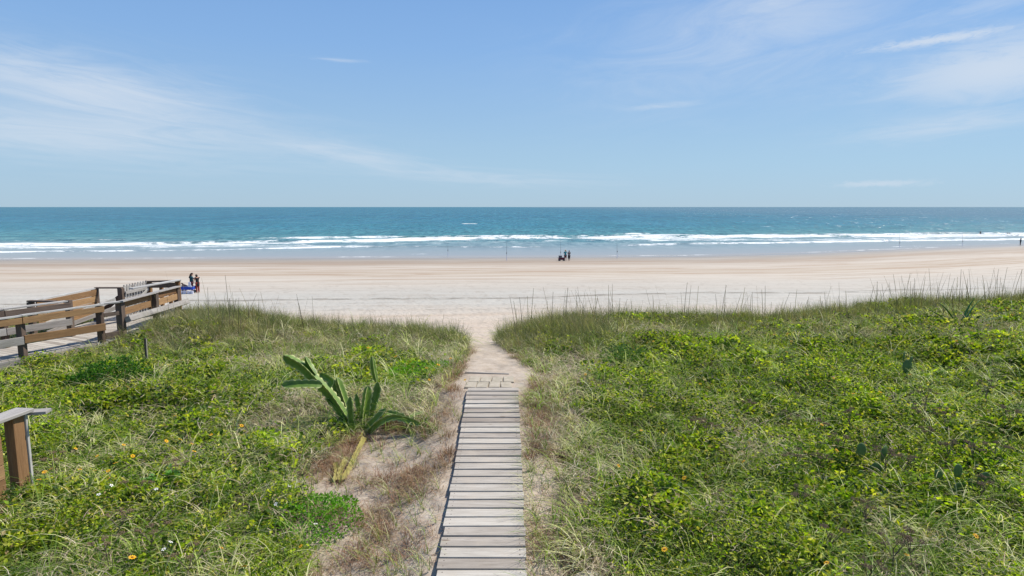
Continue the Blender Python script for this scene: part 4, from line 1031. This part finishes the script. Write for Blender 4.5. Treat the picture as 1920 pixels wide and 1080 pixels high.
W2 = [(1600, 765, .6), (1585, 815, .55), (1735, 730, .6), (1745, 762, .6), (1735, 795, .55), (1855, 716, .65), (1500, 845, .5), (1830, 832, .6), (1880, 832, .6), (1835, 890, .5), (1630, 938, .5), (1680, 1010, .5), (1720, 1005, .5), (1545, 848, .5), (1775, 825, .6), (1555, 790, .5), (1470, 775, .55), (1395, 750, .5), (1310, 780, .5), (1320, 790, .5), (1620, 1045, .45), (1560, 980, .5), (1690, 845, .6), (1665, 840, .55), (1900, 760, .6), (1490, 915, .5), (1365, 930, .45), (1780, 770, .6)]
for i, (u, v, h) in enumerate(W1): weed(u, v, h, 4, 'dead brown weed with dark seed heads in the left foreground grass', 100 + i, 'dead weeds in the left foreground')
for i, (u, v, h) in enumerate(W2): weed(u, v, h, 5, 'dead brown weed with dark seed heads on the right hand dune', 200 + i, 'dead weeds on the right hand dune')
random.seed(99)

# driftwood lump at the lower edge
p = at_z(1100, 1092, 5.05); bm = bmesh.new(); bmesh.ops.create_icosphere(bm, subdivisions=4, radius=.13)
for v in bm.verts:
    c_ = v.co; nn_ = float(fbm(np.array([c_.x * 9 + 3]), np.array([c_.y * 9 + c_.z * 7]), 3)[0]); v.co *= (.7 + .7 * nn_); v.co.z *= .5; v.co.x *= 1.3
me = bpy.data.meshes.new('stone'); bm.to_mesh(me); bm.free()
M['stone'] = flat_mat('pale_stone', (.42, .38, .33), .9, .3, 20)
o = link_mesh('stone', me, M['stone'], None, (p[0], p[1], T(p[0], p[1]) + .10)); tag(o, 'pale rough stone in the plants at the bottom edge right of the walkway', 'stone')

# ---------------------------------------------------------------- people
M['skin'] = flat_mat('skin', (.50, .27, .18), .55, .06, 20); M['skin2'] = flat_mat('tanned_skin', (.42, .20, .12), .55, .06, 20)
M['hair'] = flat_mat('dark_hair', (.035, .02, .015), .6, .2, 50); M['black'] = flat_mat('black_cloth', (.02, .02, .025), .9, .2, 30)
M['teal'] = flat_mat('teal_cloth', (.01, .22, .26), .9, .1, 30); M['dteal'] = flat_mat('dark_teal_cloth', (.012, .06, .08), .9, .3, 15)
M['maroon'] = flat_mat('maroon_cloth', (.14, .03, .04), .9, .2, 30); M['red'] = flat_mat('red_cloth', (.32, .05, .035), .9, .15, 30); M['gcloth'] = flat_mat('grey_cloth', (.15, .14, .15), .9, .4, 20)
M['blue'] = flat_mat('blue_canvas', (.015, .06, .38), .8, .1, 20); M['wcloth'] = flat_mat('pale_towel', (.62, .63, .75), .9, .08, 20); M['straw_hat'] = flat_mat('straw_hat', (.55, .45, .28), .9, .1, 50)
M['tyre'] = flat_mat('wheel_rubber', (.03, .03, .035), .8, .1, 30); M['metal'] = flat_mat('grey_metal', (.35, .36, .38), .4, .05, 30); M['cooler'] = flat_mat('grey_cooler', (.12, .14, .15), .6, .1, 20); M['rod'] = flat_mat('rod_graphite', (.05, .06, .08), .4, .1, 20)


def blob(name, segs, mat, parent, voxel=.016):
    bm = bmesh.new()
    for p0, r0, p1, r1 in segs:
        p0 = Vector(p0); p1 = Vector(p1); d = p1 - p0; L = d.length
        if L > 1e-4:
            mt = Matrix.Translation((p0 + p1) / 2) @ d.to_track_quat('Z', 'Y').to_matrix().to_4x4()
            bmesh.ops.create_cone(bm, cap_ends=True, segments=14, radius1=r0, radius2=r1, depth=L, matrix=mt)
        for p_, r_ in ((p0, r0), (p1, r1)): bmesh.ops.create_uvsphere(bm, u_segments=14, v_segments=8, radius=r_, matrix=Matrix.Translation(p_))
    me = bpy.data.meshes.new(name); bm.to_mesh(me); bm.free(); o = link_mesh(name, me, mat, parent)
    r = o.modifiers.new('remesh', 'REMESH'); r.mode = 'VOXEL'; r.voxel_size = voxel; r.use_smooth_shade = True
    s = o.modifiers.new('smooth', 'SMOOTH'); s.iterations = 2; s.factor = .5
    return o


def person(loc, rz, label, H=1.7, J=None, top='teal', bottom='maroon', skin='skin', hair='hair', long_hair=False, hat=None, top_len=1.0, sleeves=True, leg_len=.5, dress=False, bottom_w=1.0, group=None):
    """x right, y facing, z up; joints in metres for a 1.7 m body"""
    rt = empty('person', loc, rz); rt.scale = (H / 1.7,) * 3; tag(rt, label, 'person', group)
    j = dict(hip=(0, 0, .90), chest=(0, .0, 1.28), neck=(0, .0, 1.44), head=(0, .02, 1.58),
             ls=(-.18, 0, 1.38), rs=(.18, 0, 1.38), le=(-.24, .0, 1.10), re=(.24, 0, 1.10), lh=(-.22, .10, .86), rh=(.22, .10, .86),
             lk=(-.10, .03, .48), rk=(.10, .03, .48), la=(-.11, 0, .08), ra=(.11, 0, .08))
    j.update(J or {}); V = {k_: Vector(q) for k_, q in j.items()}
    hl = V['hip'] + Vector((-.09, 0, -.02)); hr = V['hip'] + Vector((.09, 0, -.02)); up = (V['head'] - V['neck']).normalized()
    B = [(V['hip'], .135, V['chest'], .125), (V['chest'], .12, V['neck'], .055), (V['neck'], .052, V['head'] - up * .03, .055),
         (V['head'] - up * .015, .080, V['head'] + up * .035, .092), (V['ls'], .055, V['rs'], .055), (V['chest'], .12, V['ls'], .055), (V['chest'], .12, V['rs'], .055), (hl, .10, hr, .10)]
    for s_, e_, h_ in (('ls', 'le', 'lh'), ('rs', 're', 'rh')):
        B += [(V[s_], .050, V[e_], .038), (V[e_], .038, V[h_], .026)]
        fd = (V[h_] - V[e_]).normalized(); sd2 = fd.cross(Vector((0, 1, .1))).normalized(); B += [(V[h_], .026, V[h_] + fd * .075, .030)]
        for k_, fl in enumerate((.070, .080, .076, .060)):
            b0 = V[h_] + fd * .08 + sd2 * (.028 - .019 * k_); B += [(b0, .010, b0 + fd * fl * .5, .009), (b0 + fd * fl * .5, .009, b0 + fd * fl * .9 + Vector((0, .015, 0)), .007)]
        b0 = V[h_] + fd * .03 + sd2 * .03; B += [(b0, .012, b0 + fd * .04 + sd2 * .03, .009)]
    for a_, k_, f_ in ((hl, 'lk', 'la'), (hr, 'rk', 'ra')):
        B += [(a_, .095, V[k_], .058), (V[k_], .060, V[f_], .038), (V[f_] + Vector((0, -.03, -.035)), .040, V[f_] + Vector((0, .13, -.05)), .030)]
    # face: nose, brow, chin, ears
    hd = V['head']; fw = Vector((0, 1, 0))
    B += [(hd + fw * .085 + up * .01, .012, hd + fw * .103 - up * .012, .013), (hd + fw * .065 - up * .075, .028, hd + fw * .06 - up * .06, .035), (hd + Vector((-.09, 0, 0)), .016, hd + Vector((-.092, 0, -.02)), .012), (hd + Vector((.09, 0, 0)), .016, hd + Vector((.092, 0, -.02)), .012)]
    blob('body', B, M[skin], rt, .014)
    hs = [(hd + up * .045 - fw * .02, .100, hd + up * .03 - fw * .035, .098), (hd + up * .08 + fw * .03, .062, hd - fw * .05 - up * .03, .085)]
    if long_hair: hs += [(hd - fw * .06, .085, V['neck'] - fw * .09 - up * .14, .065), (hd - fw * .05 + Vector((.06, 0, -.02)), .05, V['neck'] + Vector((.09, -.03, -.06)), .035), (hd - fw * .05 + Vector((-.06, 0, -.02)), .05, V['neck'] + Vector((-.09, -.03, -.06)), .035)]
    if hair: blob('hair', hs, M[hair], rt, .016)
    for sg in (-1, 1):
        e = MB(); c_ = hd + Vector((sg * .032, .088, .012)); blob('eye', [(c_, .011, c_ + Vector((0, .004, 0)), .009)], M['black'], rt, .006)
    if hat: blob('hat', [(hd + up * .085, .02, hd + up * .09, .10), (hd + up * .10, .09, hd + up * .13, .07)] + [(hd + up * .08, .02, hd + up * .075 + Vector((math.cos(a) * .16, math.sin(a) * .16, 0)), .015) for a in np.arange(0, 6.28, .3)], M[hat], rt, .014)
    tb = V['hip'] + (V['chest'] - V['hip']) * (1 - top_len) - Vector((0, 0, .02))
    TS = [(tb, .152, V['chest'], .142), (V['chest'], .135, (V['chest'] + V['neck']) / 2, .098), (V['chest'], .13, V['ls'], .066), (V['chest'], .13, V['rs'], .066)]
    if sleeves:
        for s_, e_ in (('ls', 'le'), ('rs', 're')): TS.append((V[s_], .066, V[s_] + (V[e_] - V[s_]) * .7, .056))
    if dress: TS += [(V['hip'], .16, V['hip'] - Vector((0, 0, .28)), .20)]
    blob('dress' if dress else 'shirt', TS, M[top], rt, .016)
    if not dress:
        BS = [(hl, .122 * bottom_w, hr, .122 * bottom_w)]
        for a_, k_, f_ in ((hl, 'lk', 'la'), (hr, 'rk', 'ra')):
            e1 = a_ + (V[k_] - a_) * min(1, leg_len * 2); BS.append((a_, .112 * bottom_w, e1, .082 * bottom_w))
            if leg_len > .5: BS.append((V[k_], .078, V[k_] + (V[f_] - V[k_]) * (leg_len * 2 - 1), .058))
        blob('trousers' if leg_len > .6 else 'shorts', BS, M[bottom], rt, .016)
    return rt


def wagon(loc, rz, label, L=1.05, W_=.52, canvas='blue', z0=.30, zh=.30, group=None):
    rt = empty('beach_wagon', loc, rz); tag(rt, label, 'wagon', group)
    b = MB(); t_ = .012
    for s_ in (-1, 1):
        b.beam((-L / 2, s_ * W_ / 2, z0 + zh / 2), (L / 2, s_ * W_ / 2, z0 + zh / 2), .02, zh); b.beam((s_ * L / 2, -W_ / 2, z0 + zh / 2), (s_ * L / 2, W_ / 2, z0 + zh / 2), .018, zh - .01)
    b.beam((-L / 2, 0, z0), (L / 2, 0, z0), W_ - .01, .02); b.build('canvas_tub', M[canvas], rt)
    f = MB()
    for s_ in (-1, 1):
        f.cyl((-L / 2, s_ * W_ / 2, z0 + zh + .01), (L / 2, s_ * W_ / 2, z0 + zh + .01), .014); f.cyl((s_ * L / 2, -W_ / 2, z0 + zh + .01), (s_ * L / 2, W_ / 2, z0 + zh + .01), .014)
        f.cyl((s_ * L * .40, -W_ / 2 - .04, .13), (s_ * L * .40, W_ / 2 + .04, .13), .012)
        for q in (-1, 1): f.cyl((s_ * L * .40, q * W_ / 2, .13), (s_ * L * .44, q * W_ / 2, z0 + zh), .012); f.cyl((s_ * L * .40, q * W_ / 2, .13), (-s_ * L * .2, q * W_ / 2, z0), .01)
    f.build('frame', M['metal'], rt)
    for sx_ in (-1, 1):
        for sy_ in (-1, 1):
            w_ = MB().cyl((sx_ * L * .40, sy_ * (W_ / 2 + .02), .13), (sx_ * L * .40, sy_ * (W_ / 2 + .09), .13), .13, k=20).build('wheel', M['tyre'], rt)
            MB().cyl((sx_ * L * .40, sy_ * (W_ / 2 + .018), .13), (sx_ * L * .40, sy_ * (W_ / 2 + .095), .13), .06, k=14).build('hub', M['metal'], w_)
    h = MB().cyl((-L * .42, 0, z0 - .05), (-L * .72, 0, .55), .012).cyl((-L * .72, -.1, .55), (-L * .72, .1, .55), .014).build('handle', M['rod'], rt)
    return rt


def tz(u, v, z=1.4):
    p = at_z(u, v, z)
    for _ in range(5): z = T(p[0], p[1]); p = at_z(u, v, z)
    return (float(p[0]), float(p[1]), z)
gp = tz(357, 550)
wagon((gp[0] - .35, gp[1] + .1, gp[2]), R(4), 'blue canvas beach wagon with small wheels on the pale sand right of the boardwalk', L=1.25, W_=.6, zh=.26, z0=.34)
tw = MB(); tw.beam((gp[0] + .10, gp[1] - .24, gp[2] + .62), (gp[0] + .12, gp[1] - .26, gp[2] + 1.02), .20, .05, up=(0, 1, 0)); tw.beam((gp[0] + .10, gp[1] - .25, gp[2] + .60), (gp[0] + .11, gp[1] - .26, gp[2] + .72), .30, .07, up=(0, 1, 0))
tag(tw.build('towel', M['wcloth']), 'pale lavender towel bundled upright in the blue wagon', 'towel')
wb = MB()
for q in (-.62, -.30, .05, .32): wb.beam((gp[0] + q, gp[1] - .36, gp[2] + .0), (gp[0] + q + .01, gp[1] - .36, gp[2] + .26), .24, .16, up=(0, 1, 0), bev=.05)
tag(wb.build('beach_bag', M['wcloth']), 'row of white beach bags on the sand in front of the blue wagon', 'bag')
person((gp[0] - .12, gp[1] + .55, gp[2]), R(-70), 'long haired person in dark teal top and maroon trousers standing by the blue wagon', 1.72,
       dict(head=(0, .05, 1.58), le=(-.22, .16, 1.16), lh=(-.06, .34, 1.30), re=(.22, .18, 1.18), rh=(.06, .34, 1.34)), top='dteal', bottom='maroon', long_hair=True, leg_len=.9, top_len=1.15)
person((gp[0] + .42, gp[1] + .50, gp[2]), R(60), 'person in dark sleeveless dress and red leggings bending towards the blue wagon', 1.62,
       dict(head=(0, .10, 1.54), chest=(0, .05, 1.26), neck=(0, .07, 1.42), re=(.22, .16, 1.10), rh=(.10, .36, .92), le=(-.22, .16, 1.10), lh=(-.1, .36, .92)), top='black', bottom='red', skin='skin2', leg_len=.95, sleeves=False, top_len=1.5, dress=False)
person((gp[0] - .62, gp[1] + .45, gp[2]), R(150), 'bare backed child leaning over the left end of the blue wagon', 1.15,
       dict(hip=(0, -.10, .86), chest=(0, .24, 1.02), neck=(0, .36, 1.10), head=(0, .44, 1.20), ls=(-.17, .30, 1.08), rs=(.17, .30, 1.08), le=(-.20, .42, .84), re=(.20, .42, .84), lh=(-.14, .50, .62), rh=(.14, .50, .62)),
       top='skin', bottom='black', leg_len=.5)
fp = tz(1060, 489)
person(fp, R(-5), 'person in teal shirt and brown shorts raising a hand beside the fishing cart', 1.72, dict(re=(.27, .14, 1.34), rh=(.10, .17, 1.60), le=(-.25, .1, 1.14), lh=(-.12, .28, 1.22)), top='teal', bottom='maroon', leg_len=.42, bottom_w=1.15, hat='straw_hat')
fq = tz(1067, 489)
person((fq[0] + .0, fq[1], fq[2]), R(10), 'person in grey and black clothes standing right of the person in the teal shirt', 1.65, dict(re=(.22, .1, 1.12), rh=(.08, .22, 1.14), le=(-.22, .1, 1.12), lh=(-.06, .22, 1.10)), top='gcloth', bottom='black', leg_len=.8, bottom_w=1.1)
cw = tz(1053, 489)
wagon((cw[0] + .0, cw[1] + .1, cw[2]), R(8), 'dark maroon fishing cart on the wet sand beside the two anglers', L=.9, W_=.5, canvas='maroon', z0=.18, zh=.32)
cb_ = MB(); cb_.beam((cw[0] - .46, cw[1] + .1, cw[2] + .66), (cw[0] + .06, cw[1] + .1, cw[2] + .66), .36, .26, bev=.02); co = cb_.build('cooler', M['cooler']); tag(co, 'dark grey cooler box riding on the fishing cart', 'cooler')
MB().beam((cw[0] - .47, cw[1] + .1, cw[2] + .81), (cw[0] + .07, cw[1] + .1, cw[2] + .81), .38, .05, bev=.015).build('lid', M['gcloth'], co)
# people at the far right
ps = tz(1913, 460, .1)
person(ps, R(40), 'lone person in dark teal top and black trousers at the water edge, far right', 1.72, dict(le=(-.26, .12, 1.14), lh=(-.30, .35, 1.20)), top='dteal', bottom='black', leg_len=1.0)
pw1 = at_z(1838, 440.5, 0); person((pw1[0], pw1[1], -.55), R(15), 'lone dark figure wading in the white surf, left of the pair', 1.75, top='black', bottom='black', skin='skin2', leg_len=1.0, top_len=1.0)
pw2 = at_z(1891, 441.5, 0)
person((pw2[0] - .35, pw2[1], -.75), R(50), 'left wader of the close pair in dark clothes in the surf', 1.7, top='black', bottom='black', skin='skin2', leg_len=1.0)
person((pw2[0] + .35, pw2[1] + .2, -.85), R(-40), 'right wader of the close pair with an arm raised in the surf', 1.7, dict(re=(.34, .1, 1.55), rh=(.42, .15, 1.80)), top='black', bottom='black', skin='skin2', leg_len=1.0)

# ---------------------------------------------------------------- fishing rods in sand spikes
def fishing_rod(u, v, h, lean, label):
    p = tz(u, v, .2); rt = root('fishing_rod', p, label, 'fishing rod', 'surf fishing rods standing in the sand'); x_, y_, z_ = p
    b = MB(); b.cyl((x_, y_, z_ + .35), (x_ + lean * h * .5, y_ + .05, z_ + h * .55), .026, .018, 6); b.cyl((x_ + lean * h * .5, y_ + .05, z_ + h * .55), (x_ + lean * h * 1.05, y_ + .2, z_ + h), .018, .008, 6); b.build('pole', M['rod'], rt)
    MB().cyl((x_, y_, z_ - .3), (x_, y_, z_ + .85), .04, .04, 8).build('sand_spike', M['wcloth'], rt)
    MB().cyl((x_ - .06, y_ - .07, z_ + 1.25), (x_ + .06, y_ - .07, z_ + 1.25), .08, .07, 10).build('reel', M['tyre'], rt)
for u, v, h, ln, lb in [(950, 489, 3.4, 0, 'upright fishing rod standing alone left of the anglers'), (1051, 487, 3.3, 0, 'upright fishing rod directly behind the fishing cart'), (1157, 485, 3.4, -.02, 'upright fishing rod standing alone right of the anglers'),
                        (840, 482, 2.6, 0, 'short fishing rod at the waterline, farthest left of all rods'), (1686, 466, 3.8, -.03, 'slightly leaning fishing rod, the left one of the far right pair'), (1804, 462, 3.8, -.04, 'slightly leaning fishing rod nearest the lone person at far right')]:
    fishing_rod(u, v, h, ln, lb)
# small pebble of wrack on the sand
for o in bpy.data.objects:
    if '_o' in o: del o['_o']
